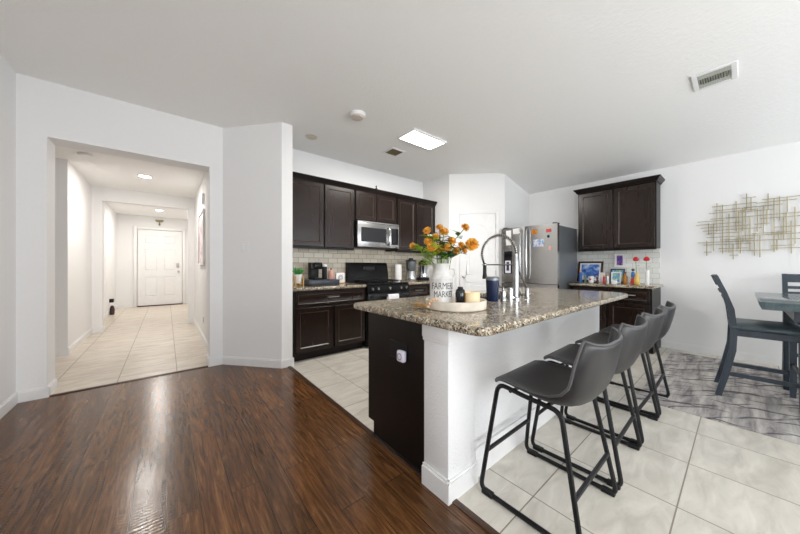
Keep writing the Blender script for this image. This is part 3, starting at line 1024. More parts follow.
# things on the right counter
t = thing('paper_towel_roll', 'white paper towel roll upright beside the range', 'paper towel', (3.10, 3.80, KZ))
build(MB().lathe([(0.075, 0), (0.075, 0.01), (0, 0.012)], (3.10, 3.80, KZ), 24), 'base', M['nickel'], t)
build(MB().lathe([(0.06, 0.013), (0.062, 0.02), (0.062, 0.285), (0.018, 0.287), (0.018, 0.28), (0, 0.28)], (3.10, 3.80, KZ), 24), 'roll', M['paper'], t)
build(MB().lathe([(0.006, 0.281), (0.006, 0.31), (0.012, 0.32), (0, 0.33)], (3.10, 3.80, KZ), 12), 'rod', M['nickel'], t)
t = thing('food_processor', 'silver food processor with a clear dark lidded bowl', 'food processor', (3.345, 3.74, KZ))
c = (3.345, 3.74, KZ)
build(MB().lathe([(0.10, 0), (0.105, 0.012), (0.10, 0.07), (0.085, 0.15), (0.082, 0.17), (0, 0.17)], c, 28), 'base', M['steel'], t)
build(MB().lathe([(0.07, 0.171), (0.085, 0.19), (0.095, 0.34), (0.09, 0.34), (0.08, 0.195), (0, 0.185)], c, 28), 'bowl', M['steel_dark'], t)
build(MB().lathe([(0.098, 0.341), (0.098, 0.36), (0.06, 0.37), (0.04, 0.372), (0.04, 0.40), (0, 0.40)], c, 28), 'lid', M['black_matte'], t)
build(MB().tube(fillet([(3.25, 3.70, KZ + 0.33), (3.20, 3.67, KZ + 0.32), (3.20, 3.67, KZ + 0.22), (3.26, 3.70, KZ + 0.2)], 0.02), 0.011, 8), 'handle', M['black_matte'], t)
t = thing('coffee_urn', 'silver and black coffee brewer at the right end of the counter', 'coffee maker', (3.64, 3.74, KZ))
c = (3.64, 3.74, KZ)
build(MB().lathe([(0.115, 0), (0.12, 0.01), (0.12, 0.05), (0, 0.05)], c, 28), 'base', M['black_matte'], t)
build(MB().lathe([(0.108, 0.051), (0.11, 0.07), (0.085, 0.26), (0.08, 0.27), (0, 0.27)], c, 28), 'jug', M['chrome'], t)
build(MB().lathe([(0.083, 0.271), (0.08, 0.33), (0.05, 0.36), (0, 0.37)], c, 28), 'lid', M['black_matte'], t)
build(MB().box(3.565, 3.60, 3.655, 3.69, KZ + 0.1, KZ + 0.34, 0.01), 'handle', M['black_matte'], t)

# ------------------------------------------------------------------ refrigerator
t = thing('refrigerator', 'stainless french door refrigerator with magnets on its doors', 'refrigerator', (4.9, 2.2, 0))
fy0, fy1, fx = 1.745, 2.655, 4.47
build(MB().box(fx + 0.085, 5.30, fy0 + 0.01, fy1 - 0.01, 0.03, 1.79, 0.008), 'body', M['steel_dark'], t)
TF = Matrix.Translation((0, 0, 0)) @ FACE_W


def fridge_door(y0, y1, z0, z1, name):
    b = MB()
    # softly bowed front: profile in plan, extruded in z with rounded edges
    pts = []
    nn = 10
    for k in range(nn + 1):
        s = k / nn
        y = y0 + (y1 - y0) * s
        bow = 0.012 * math.sin(PI * s) ** 0.6
        pts.append((fx + 0.012 - bow, y))
    poly = pts + [(fx + 0.08, y1), (fx + 0.08, y0)]
    b.prism(poly, z0, z1)
    return build(b, name, M['fridge_steel'], t, angle=50)


dr = fridge_door(fy0, 2.238, 0.895, 1.81, 'door')
build(MB().tube(fillet([(fx + 0.01, 2.19, 0.96), (fx - 0.045, 2.19, 1.0), (fx - 0.055, 2.19, 1.37), (fx - 0.045, 2.19, 1.73), (fx + 0.01, 2.19, 1.77)], 0.08, 5), 0.014, 10), 'handle', M['chrome'], dr)
dl = fridge_door(2.244, fy1, 0.895, 1.81, 'door')
build(MB().tube(fillet([(fx + 0.01, 2.292, 0.96), (fx - 0.045, 2.292, 1.0), (fx - 0.055, 2.292, 1.37), (fx - 0.045, 2.292, 1.73), (fx + 0.01, 2.292, 1.77)], 0.08, 5), 0.014, 10), 'handle', M['chrome'], dl)
dp = build(MB().box(fx - 0.006, fx + 0.02, 2.45, 2.60, 1.04, 1.42, 0.004, 1), 'water_dispenser', M['black_glass'], dl)
build(MB().box(fx - 0.010, fx, 2.475, 2.575, 1.05, 1.26, 0.003, 1), 'dispenser_recess', M['lilac_plastic'], dp)
build(MB().box(fx - 0.012, fx, 2.50, 2.55, 1.09, 1.24, 0.003, 1), 'paddle', M['crate'], dp)
fz = fridge_door(fy0, fy1, 0.08, 0.885, 'freezer_drawer')
build(MB().tube(fillet([(fx + 0.01, fy0 + 0.08, 0.73), (fx - 0.05, fy0 + 0.1, 0.73), (fx - 0.05, fy1 - 0.1, 0.73), (fx + 0.01, fy1 - 0.08, 0.73)], 0.05, 4), 0.013, 10), 'handle', M['chrome'], fz)
for y in (fy0 + 0.05, fy1 - 0.05):
    build(MB().box(fx + 0.03, fx + 0.16, y - 0.03, y + 0.03, 1.81, 1.83, 0.006), 'hinge_cover', M['black_matte'], t)


def flat_on_fridge(name, mat, y0, y1, z0, z1, label, cat, group=None):
    solo(MB().box(fx - 0.006, fx - 0.0015, y0, y1, z0, z1, 0.001, 1), name, mat, label, cat, group)


flat_on_fridge('magnet', M['magnet_orange'], 2.035, 2.12, 1.675, 1.745, 'black and orange magnet high on the right fridge door near its handle', 'magnet')
flat_on_fridge('magnet', M['mesh_red'], 1.83, 1.90, 1.685, 1.735, 'red magnet near the upper right corner of the fridge door', 'magnet')
flat_on_fridge('magnet', M['navy'], 1.855, 1.885, 1.60, 1.64, 'tiny dark blue magnet below the red magnet on the fridge', 'magnet')
flat_on_fridge('postcard', M['pic_postcard'], 1.935, 2.10, 1.47, 1.585, 'blue and white picture magnet in the middle of the right fridge door', 'magnet')
solo(MB().lathe([(0.026, 0), (0.026, 0.004), (0, 0.0045)], seg=18, T=Matrix.Translation((fx - 0.002, 1.84, 1.44)) @ Matrix.Rotation(R(-90), 4, 'Y')), 'magnet', M['pink'], 'round pink magnet low at the right edge of the fridge door', 'magnet')
flat_on_fridge('paper_note', M['paper'], 2.47, 2.56, 1.52, 1.77, 'tall white paper on the left fridge door above the dispenser', 'paper')
flat_on_fridge('paper_note', M['paper'], 2.325, 2.435, 1.70, 1.79, 'small white paper at the top of the left fridge door near the handle', 'paper')

# ------------------------------------------------------------------ gallery cabinets on the right wall (face west)
# local x = -world y, local y = world x
gx = lambda y: -y
upper_unit(gx(1.71), gx(0.748), 5.215, 5.516, 1.425, 2.36, [(gx(1.695), gx(1.245)), (gx(1.225), gx(0.762))], 'dark two door wall cabinet right of the refrigerator', FACE_W)
TG = Matrix.Translation((0, 0, 2.345)) @ FACE_W
solo(crown(MB(), [(gx(1.712), 5.51), (gx(1.712), 5.192), (gx(0.746), 5.192), (gx(0.746), 5.51)], TG), 'crown_molding', M['espresso_flat'], 'dark crown molding on the cabinet right of the refrigerator', 'molding')
base_unit(gx(1.715), gx(0.745), 4.905, 5.516, 'dark base cabinet under the picture frames by the right wall', [(gx(1.69), gx(1.245), 0.675, 0.85), (gx(1.22), gx(0.765), 0.675, 0.85)], [(gx(1.69), gx(1.245), 0.115, 0.655), (gx(1.22), gx(0.765), 0.115, 0.655)], FACE_W)
counter('countertop', round_rect(4.87, 5.517, 0.715, 1.73, [0.01, 0.002, 0.002, 0.02], 4), None, 'granite countertop by the right wall crowded with frames and ornaments')

GZ = 0.909


def frame_thing(name, loc, rz, tilt, w, h, fw, mf, mi, label, mat_w=0.0, stand=True, cat='picture frame'):
    """a framed picture facing local -y leaning back"""
    t = thing(name, label, cat, loc, rz)
    Tl = Matrix.Rotation(-tilt, 4, 'X')
    f = MB()
    for a, b, c, d in ((-w / 2, -w / 2 + fw, 0, h), (w / 2 - fw, w / 2, 0, h), (-w / 2 + fw, w / 2 - fw, 0, fw), (-w / 2 + fw, w / 2 - fw, h - fw, h)):
        f.box(a, b, -0.012, 0.006, c, d, 0.003, 1, T=Tl)
    build(f, 'frame', mf, t, world=False)
    if mat_w:
        build(MB().box(-w / 2 + fw, w / 2 - fw, -0.004, 0.004, fw, h - fw, T=Tl), 'mat_board', M['paper'], t, world=False)
    e = fw + mat_w
    build(MB().box(-w / 2 + e, w / 2 - e, -0.0055, 0.003, e, h - e, T=Tl), 'picture', mi, t, world=False)
    if stand:
        build(MB().box(-0.02, 0.02, 0.0, 0.004, 0.0, h * 0.75, T=Matrix.Translation((0, 0.004 + h * 0.75 * math.sin(tilt) * 1.7, 0)) @ Matrix.Rotation(tilt * 0.7, 4, 'X')), 'easel_back', M['black_matte'], t, world=False)
    return t


WEST = R(-90)
frame_thing('picture_frame', (5.39, 1.605, GZ), WEST, R(13), 0.36, 0.345, 0.03, M['brown_frame'], M['pic_blue'], 'large brown frame with blue print leaning beside the refrigerator', 0.022, False)
frame_thing('picture_frame', (5.42, 1.235, GZ), WEST, R(9), 0.185, 0.22, 0.022, M['navy_frame'], M['pic_green'], 'slate blue frame standing behind the small colourful photo', 0, True)
frame_thing('picture_frame', (5.30, 1.225, GZ), WEST, R(10), 0.125, 0.17, 0.010, M['white_plastic'], M['pic_green'], 'small white frame with blue and green print in front of the slate frame', 0.006, True)
frame_thing('wall_photo', (5.505, 1.222, 1.15), WEST, 0, 0.135, 0.215, 0.008, M['white_plastic'], M['pic_purple'], 'white framed purple print fixed to the tiles under the cabinet', 0.022, False)
frame_thing('picture_frame', (5.25, 1.395, GZ), WEST, R(8), 0.075, 0.16, 0.008, M['white_plastic'], M['pic_pink'], 'narrow white frame between the mug and the red figurine', 0.006, True)


def statuette(name, loc, h, robe, label, head=True, cat='figurine'):
    t = thing(name, label, cat, loc)
    x, y, z = loc
    build(MB().lathe([(0.16 * h, 0), (0.17 * h, 0.03 * h), (0.13 * h, 0.25 * h), (0.12 * h, 0.5 * h), (0.15 * h, 0.66 * h), (0.1 * h, 0.76 * h), (0.05 * h, 0.80 * h), (0, 0.80 * h)], loc, 16, 0.85), 'robe', robe, t)
    if head:
        build(MB().ball((x, y, z + 0.88 * h), 0.09 * h, 1, 1, 1.25), 'head', M['skin'], t)
    return t


statuette('figurine', (5.2, 1.672, GZ), 0.20, M['robe_blue'], 'blue robed figurine at the left end of the ornament row')
statuette('figurine', (5.2, 1.601, GZ), 0.12, M['green_glaze'], 'small pale green figurine beside the heart mug')
t = thing('mug', 'white mug with a red heart among the ornaments', 'mug', (5.12, 1.50, GZ))
c = (5.12, 1.50, GZ)
build(MB().lathe([(0.03, 0), (0.036, 0.006), (0.038, 0.10), (0.034, 0.10), (0.032, 0.012), (0, 0.012)], c, 24), 'cup', M['white_ceramic'], t)
build(MB().tube(fillet([(5.12, 1.464, GZ + 0.08), (5.12, 1.435, GZ + 0.08), (5.12, 1.435, GZ + 0.03), (5.12, 1.464, GZ + 0.025)], 0.015), 0.005, 8), 'handle', M['white_ceramic'], t)
hb = MB()
hp = []
for k in range(20):
    a = 2 * PI * k / 20
    hp.append((16 * math.sin(a) ** 3, 13 * math.cos(a) - 5 * math.cos(2 * a) - 2 * math.cos(3 * a) - math.cos(4 * a)))
hl = lambda d: [Vector((5.12 - math.sqrt(max(0, d * d - (0.0011 * px) ** 2)), 1.50 - 0.0011 * px, GZ + 0.055 + 0.0011 * pz)) for px, pz in hp]
hb.loft([hl(0.0375), hl(0.0392)])
build(hb, 'heart_print', M['red'], t)
statuette('figurine', (5.15, 1.429, GZ), 0.115, M['brown_dark'], 'small dark brown figurine right of the heart mug')
statuette('figurine', (5.15, 1.338, GZ), 0.13, M['mesh_red'], 'red figurine left of the small colourful photo')
statuette('figurine', (5.15, 1.29, GZ), 0.135, M['white_ceramic'], 'white robed figurine touching distance from the red figurine')
solo(MB().box(5.03, 5.07, 1.155, 1.215, GZ, GZ + 0.05, 0.004), 'card_box', M['white_plastic'], 'low white box at the counter front below the photos', 'box')
t = thing('amber_bottle', 'amber glass bottle between the photos and the yellow vase', 'bottle', (5.25, 1.10, GZ))
c = (5.25, 1.10, GZ)
build(MB().lathe([(0.026, 0), (0.028, 0.006), (0.028, 0.10), (0.012, 0.13), (0.012, 0.15), (0, 0.15)], c, 18), 'bottle', M['amber'], t)
build(MB().lathe([(0.014, 0.151), (0.014, 0.17), (0, 0.172)], c, 14), 'cap', M['brown_dark'], t)
t = thing('blue_ornament', 'tall blue and red ornament behind the yellow vase', 'ornament', (5.25, 1.01, GZ))
c = (5.25, 1.01, GZ)
build(MB().lathe([(0.03, 0), (0.032, 0.02), (0.02, 0.09), (0, 0.09)], c, 16), 'foot', M['mesh_red'], t)
build(MB().lathe([(0.018, 0.091), (0.026, 0.12), (0.02, 0.165), (0.012, 0.18), (0, 0.18)], c, 16), 'urn', M['robe_blue'], t)
build(MB().ball((5.25, 1.01, GZ + 0.205), 0.02), 'finial', M['brown_dark'], t)
t = thing('yellow_vase', 'pale yellow vase holding the left red rose', 'vase', (5.15, 0.946, GZ))
build(MB().lathe([(0.026, 0), (0.033, 0.01), (0.034, 0.06), (0.022, 0.12), (0.018, 0.15), (0.022, 0.165), (0.018, 0.165), (0.014, 0.15), (0.012, 0.05), (0, 0.05)], (5.15, 0.946, GZ), 20), 'vase_body', M['yellow_vase'], t)
t = thing('glass_vase', 'narrow white glass vase holding the right red rose', 'vase', (5.15, 0.835, GZ))
build(MB().lathe([(0.022, 0), (0.024, 0.008), (0.024, 0.20), (0.021, 0.20), (0.02, 0.02), (0, 0.02)], (5.15, 0.835, GZ), 20), 'vase_body', M['white_ceramic'], t)


def rose(loc, top, lean, label):
    t = thing('rose', label, 'flower', loc, group='red roses')
    x, y, z = loc
    p = [(x, y, z), (x + lean[0] * 0.5, y + lean[1] * 0.5, (z + top) / 2), (x + lean[0], y + lean[1], top - 0.02)]
    build(MB().tube(p, 0.0028, 6), 'stem', M['leaf_dark'], t)
    b = MB()
    cx, cy = x + lean[0], y + lean[1]
    for ring, (n, rr, zz) in enumerate(((5, 0.016, 0.0), (5, 0.012, 0.008), (4, 0.006, 0.016))):
        for k in range(n):
            a = 2 * PI * k / n + ring * 0.6
            b.ball((cx + rr * math.cos(a), cy + rr * math.sin(a), top + zz), 0.020, 1, 1, 1.15, 8, 6)
    build(b, 'bloom', M['red'], t, angle=60)
    lf = MB()
    for k, (s, d) in enumerate(((0.5, 1), (0.68, -1))):
        q = Vector((x + lean[0] * s, y + lean[1] * s, z + (top - z) * s))
        lf.quad(q, q + Vector((0.01, d * 0.022, 0.012)), q + Vector((0.0, d * 0.05, 0.01)), q + Vector((-0.012, d * 0.024, 0.004)))
    build(lf, 'leaves', M['leaf_dark'], t)


rose((5.15, 0.946, GZ + 0.055), 1.262, (0.0, 0.014), 'left red rose rising from the yellow vase')
rose((5.15, 0.835, GZ + 0.025), 1.262, (0.0, 0.008), 'right red rose standing in the white glass vase')

# ------------------------------------------------------------------ island
t = thing('island_cabinet', 'dark island base whose end panel faces the wood floor', 'cabinet', (2.3, 1.4, 0))
ib = MB()
for a, b, c, d in ((1.125, 1.755, 1.10, 1.685), (2.745, 3.49, 1.10, 1.685), (1.755, 2.745, 1.10, 1.21), (1.755, 2.745, 1.625, 1.685)):
    ib.box(a, b, c, d, 0.10, 0.862)
ib.box(1.755, 2.745, 1.21, 1.625, 0.10, 0.12)
ib.box(1.125, 3.49, 1.10, 1.62, 0.0, 0.10)
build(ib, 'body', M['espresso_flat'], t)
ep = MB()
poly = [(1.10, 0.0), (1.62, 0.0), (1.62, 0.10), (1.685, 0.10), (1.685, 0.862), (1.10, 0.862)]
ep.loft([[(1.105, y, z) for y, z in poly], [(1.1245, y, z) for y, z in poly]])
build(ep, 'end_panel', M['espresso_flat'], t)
build(MB().box(1.097, 1.1045, 1.105, 1.615, 0, 0.018, 0.003, 1), 'shoe_molding', M['espresso_flat'], t)
for k in range(4):
    a = 1.14 + k * 0.586
    build(shaker(MB(), -a - 0.57, -a - 0.012, 0.12, 0.66, -1.685, Matrix.Rotation(R(180), 4, 'Z')), 'door', M['espresso'], t)
    build(shaker(MB(), -a - 0.57, -a - 0.012, 0.68, 0.84, -1.685, Matrix.Rotation(R(180), 4, 'Z'), fw=0.03, dep=0.006, ch=0.008), 'drawer', M['espresso'], t)

mb = MB()
mb.box(1.075, 1.30, 0.925, 1.098, 0, 0.866, 0.006)       # corner pilaster
mb.box(1.29, 3.50, 0.95, 1.098, 0, 0.866)
struct(mb, 'wall_island', M['island_wall'], 'white textured half wall under the island counter', 'wall')
mb = MB()
mb.box(1.06, 1.315, 0.91, 1.099, 0.79, 0.866, 0.006)
mb.box(1.067, 1.308, 0.917, 1.099, 0.772, 0.792, 0.004)
struct(mb, 'trim_6', M['trim'], 'white capital molding on the island corner post', 'trim')
mb = MB()
base_run(mb, (1.0755, 1.098), (1.0755, 0.911), 0.11, 0.016)
base_run(mb, (1.06, 0.9255), (1.30, 0.9255), 0.11, 0.016)
mb.box(1.316, 3.50, 0.934, 0.95, 0, 0.155, 0.004)
mb.box(1.316, 3.50, 0.929, 0.935, 0, 0.10, 0.002, 1)
struct(mb, 'baseboard_island', M['trim'], 'white baseboard around the island half wall', 'baseboard')
hole = round_rect(1.78, 2.72, 1.235, 1.60, 0.06, 4)
counter('countertop', round_rect(1.01, 3.50, 0.68, 1.785, [0.17, 0.05, 0.07, 0.07], 7), hole, 'large speckled granite island countertop with a sink cut into it')
t = thing('kitchen_sink', 'steel sink bowl set under the island counter', 'sink', (2.25, 1.42, 0.66))
ob_ = round_rect(1.765, 2.735, 1.22, 1.615, 0.07, 4)
ib_ = round_rect(1.785, 2.715, 1.24, 1.595, 0.06, 4)
sk = MB().loft([[(x, y, 0.866) for x, y in ob_], [(x, y, 0.66) for x, y in ob_]], cap0=False)
sk.loft([[(x, y, 0.866) for x, y in ib_], [(x, y, 0.672) for x, y in ib_]], cap0=False)
sk.loft([[(x, y, 0.866) for x, y in ob_], [(x, y, 0.8655) for x, y in ib_]], cap0=False, cap1=False)
build(sk, 'basin', M['steel'], t)
build(MB().lathe([(0.04, 0), (0.035, 0.003), (0, 0.001)], (2.25, 1.42, 0.6725), 16), 'drain', M['chrome'], t)

t = thing('wall_outlet', 'dark outlet plate on the island end panel', 'outlet', (1.103, 1.35, 0.62))
build(MB().box(1.098, 1.1045, 1.268, 1.432, 0.60, 0.705, 0.002, 1), 'plate', M['iron'], t)
build(MB().box(1.0955, 1.099, 1.345, 1.395, 0.63, 0.675, 0.001, 1), 'socket', M['black_matte'], t)
t = thing('plug_in_device', 'pale square plug-in device in the island outlet', 'plug', (1.08, 1.292, 0.6))
build(MB().box(1.066, 1.097, 1.262, 1.326, 0.598, 0.666, 0.011, 3), 'housing', M['lilac_plastic'], t)
build(MB().tube([(1.0657, 1.294 + 0.018 * math.cos(2 * PI * k / 18), 0.632 + 0.018 * math.sin(2 * PI * k / 18)) for k in range(18)], 0.0022, 5, closed=True), 'ring_button', M['steel_dark'], t)

# faucet
CT = 0.909
t = thing('kitchen_faucet', 'tall chrome spring neck faucet arching over the island sink', 'faucet', (2.117, 1.13, CT))
fxp, fyp = 2.117, 1.13
build(MB().lathe([(0.032, 0), (0.032, 0.012), (0.022, 0.02), (0.021, 0.30), (0.016, 0.32), (0.014, 0.36), (0, 0.36)], (fxp, fyp, CT), 20), 'body', M['chrome'], t)
arc = [(fxp, fyp, CT + 0.345)]
for k in range(0, 25):
    a = PI * (1 - k / 24)
    arc.append((fxp, fyp + 0.155 + 0.155 * math.cos(a), CT + 0.36 + 0.155 * math.sin(a)))
arc += [(fxp, fyp + 0.298, CT + 0.31), (fxp, fyp + 0.285, CT + 0.27), (fxp, fyp + 0.282, CT + 0.25)]
arc = arc[:1] + [p for p in arc[1:]]
build(MB().tube(arc, 0.008, 8), 'hose', M['iron'], t)


def coil(path, R0, r, pitch):
    P = [Vector(p) for p in path]
    dense = []
    for a, b in zip(P, P[1:]):
        n = max(1, int((b - a).length / 0.0015))
        for k in range(n):
            dense.append(a.lerp(b, k / n))
    out = []
    s = 0
    for i in range(1, len(dense) - 1):
        tt = (dense[i + 1] - dense[i - 1]).normalized()
        s += (dense[i] - dense[i - 1]).length
        u = Vector((1, 0, 0))
        w = tt.cross(u).normalized()
        ph = 2 * PI * s / pitch
        out.append(dense[i] + u * R0 * math.cos(ph) + w * R0 * math.sin(ph))
    return MB().tube(out, r, 4)


build(coil(arc[:-2], 0.0130, 0.0034, 0.0170), 'spring', M['nickel'], t)
hd_y = fyp + 0.282
build(MB().lathe([(0.012, 0.285), (0.015, 0.27), (0.016, 0.20), (0.02, 0.165), (0.02, 0.15), (0, 0.15)], (fxp, hd_y, CT), 16), 'spray_head', M['iron'], t)
build(MB().tube([(fxp, fyp, CT + 0.272), (fxp, hd_y - 0.02, CT + 0.272)], 0.006, 8).tube([(fxp + 0.02 * math.cos(2 * PI * k / 14), hd_y + 0.02 * math.sin(2 * PI * k / 14), CT + 0.272) for k in range(14)], 0.005, 6, closed=True), 'support_arm', M['chrome'], t)
build(MB().tube([(fxp + 0.012, fyp, CT + 0.245), (2.19, 1.124, CT + 0.18), (2.262, 1.118, CT + 0.085)], 0.0075, 8), 'lever', M['chrome'], t)
t = thing('side_sprayer', 'short chrome post right of the faucet under its lever', 'sprayer', (2.269, 1.115, CT))
build(MB().lathe([(0.022, 0), (0.022, 0.006), (0.017, 0.012), (0.017, 0.075), (0.012, 0.085), (0, 0.086)], (2.269, 1.115, CT), 18), 'post', M['chrome'], t)
t = thing('soap_dispenser', 'short chrome soap dispenser beside the blue tumbler', 'soap dispenser', (1.975, 1.155, CT))
build(MB().lathe([(0.024, 0), (0.024, 0.006), (0.02, 0.012), (0.02, 0.07), (0.01, 0.075), (0.01, 0.088), (0, 0.088)], (1.975, 1.155, CT), 18), 'bottle_neck', M['chrome'], t)
build(MB().tube(fillet([(1.975, 1.155, CT + 0.088), (1.975, 1.155, CT + 0.10), (1.975, 1.20, CT + 0.10), (1.975, 1.21, CT + 0.092)], 0.01), 0.006, 8), 'spout', M['chrome'], t)
t = thing('chrome_cylinder', 'chrome cylinder standing between soap dispenser and faucet', 'air gap', (2.05, 1.14, CT))
build(MB().lathe([(0.022, 0), (0.022, 0.085), (0.018, 0.095), (0, 0.096)], (2.05, 1.14, CT), 18), 'cylinder_cap', M['chrome'], t)
t = thing('sink_caddy', 'dark sponge caddy just right of the faucet base', 'caddy', (2.20, 1.175, CT))
build(MB().box(2.165, 2.235, 1.155, 1.205, CT, CT + 0.06, 0.006), 'caddy_box', M['crate'], t)
build(MB().box(2.175, 2.225, 1.165, 1.195, CT + 0.061, CT + 0.085, 0.006), 'sponge', M['steel_dark'], t)
t = thing('tumbler', 'dark blue steel tumbler with clear lid by the sink', 'tumbler', (1.885, 1.19, CT))
c = (1.885, 1.19, CT)
build(MB().lathe([(0.04, 0), (0.043, 0.01), (0.048, 0.15), (0.048, 0.155), (0, 0.155)], c, 28), 'cup', M['navy'], t)
build(MB().lathe([(0.049, 0.1555), (0.049, 0.172), (0.042, 0.182), (0, 0.182)], c, 28), 'lid', M['steel_dark'], t)

# tray with vase, bottle, candle and beads
TC = (1.396, 1.142)
t = thing('round_tray', 'round whitewashed tray with a raised rim on the island', 'tray', (TC[0], TC[1], CT))
build(MB().lathe([(0.178, 0), (0.185, 0.006), (0.187, 0.050), (0.185, 0.054), (0.178, 0.054), (0.175, 0.050), (0.174, 0.014), (0, 0.014)], (TC[0], TC[1], CT), 56), 'dish', M['tray_wood'], t)
TZ = CT + 0.0145
VX, VY = 1.350, 1.221
t = thing('milk_can_vase', 'white milk can vase lettered FARMERS MARKET full of orange flowers', 'vase', (VX, VY, TZ))
build(MB().lathe([(0.0702, 0), (0.0738, 0.004), (0.0738, 0.012), (0.0711, 0.016), (0.0711, 0.158), (0.0733, 0.16), (0.0733, 0.168), (0.0711, 0.17), (0.0630, 0.185), (0.0522, 0.205), (0.0495, 0.22), (0.0522, 0.245), (0.0594, 0.262), (0.0567, 0.262), (0.0477, 0.245), (0.0450, 0.22), (0.0450, 0.1), (0, 0.1)], (VX, VY, TZ), 40), 'can', M['white_enamel'], t)
va = math.atan2(-VY, -VX)             # direction from the can towards the middle of the room
side = Vector((-math.sin(va), math.cos(va), 0))
for s in (1, -1):
    c0 = Vector((VX, VY, TZ))
    p = [c0 + side * s * 0.054 + Vector((0, 0, 0.232)), c0 + side * s * 0.083 + Vector((0, 0, 0.228)), c0 + side * s * 0.088 + Vector((0, 0, 0.19)), c0 + side * s * 0.067 + Vector((0, 0, 0.172))]
    build(MB().tube(fillet(p, 0.02, 5), 0.006, 8), 'handle', M['white_enamel'], t)


def wrap_text(s, size, zc, xs, rad, rot):
    me = text_mesh(s, size, 0.0006)
    for v in me.vertices:
        x, y, zz = v.co
        a = va + rot + x * xs / rad
        r = rad + 0.0005 + zz
        v.co = Vector((VX + r * math.cos(a), VY + r * math.sin(a), zc + y))
    me.transform(Matrix.Translation(-ORG[t.name]))
    o = link_mesh('lettering', me, M['ink'], t)
    return o


wrap_text('FARMERS', 0.058, TZ + 0.104, 0.70, 0.0711, R(15))
wrap_text('MARKET', 0.054, TZ + 0.055, 0.67, 0.0711, R(17))


# one orange bloom with its stem and leaves; local origin at the calyx
def bloom_mesh(r, seed):
    rnd = random.Random(seed)
    b = MB()
    for ring, (n, tilt, ln) in enumerate(((12, -22, 0.86), (14, 0, 1.0), (13, 22, 0.98), (12, 42, 0.92), (9, 62, 0.86))):
        for k in range(n):
            a = 2 * PI * (k + 0.5 * (ring % 2)) / n + rnd.uniform(-0.12, 0.12)
            e = R(tilt + rnd.uniform(-7, 7))
            d = Vector((math.cos(a) * math.cos(e), math.sin(a) * math.cos(e), math.sin(e)))
            s = Vector((-math.sin(a), math.cos(a), 0))
            u = s.cross(d)
            L = r * ln * rnd.uniform(0.9, 1.08)
            wd = r * 0.22
            p0 = d * r * 0.12
            m1, m2 = d * L * 0.62, d * L
            b.loft([[p0 - s * wd * 0.4, p0 + s * wd * 0.4, p0 + u * 0.0015],
                    [m1 - s * wd, m1 + s * wd, m1 + u * r * 0.09],
                    [m2 - s * wd * 0.55 - u * r * 0.05, m2 + s * wd * 0.55 - u * r * 0.05, m2 + u * r * 0.02]])
    return b


mouth = Vector((VX, VY, TZ + 0.23))
blooms = [  # position of the bloom, radius, label
    ((1.281, 1.276, 1.393), 0.029, 'orange bloom highest on the left side of the bouquet'),
    ((1.367, 1.251, 1.420), 0.027, 'orange bloom at the top centre of the bouquet'),
    ((1.362, 1.209, 1.386), 0.034, 'orange bloom just below the top centre one'),
    ((1.323, 1.243, 1.355), 0.027, 'orange bloom between the top left and top centre flowers'),
    ((1.286, 1.273, 1.328), 0.031, 'paler orange bloom directly above the big front left one'),
    ((1.285, 1.237, 1.287), 0.038, 'biggest yellow orange bloom low at the front left of the bouquet'),
    ((1.333, 1.208, 1.274), 0.030, 'low orange bloom right above the middle of the vase mouth'),
    ((1.362, 1.179, 1.286), 0.030, 'low orange bloom front centre beside the dark leaves'),
    ((1.401, 1.177, 1.328), 0.031, 'orange bloom in the middle right of the bouquet'),
    ((1.376, 1.242, 1.309), 0.027, 'darker orange bloom half hidden at the heart of the bouquet'),
    ((1.422, 1.160, 1.266), 0.029, 'lowest orange bloom on the right side of the bouquet'),
    ((1.448, 1.139, 1.299), 0.028, 'orange bloom beside the large right hand flower'),
    ((1.462, 1.126, 1.266), 0.022, 'small rusty orange bloom under the right hand pair'),
    ((1.467, 1.123, 1.414), 0.031, 'orange bloom on the tall stem at the upper right'),
    ((1.499, 1.096, 1.307), 0.045, 'large open orange bloom farthest right, facing the room'),
    ((1.211, 1.334, 1.297), 0.024, 'yellowish bloom farthest left on a drooping stem'),
]
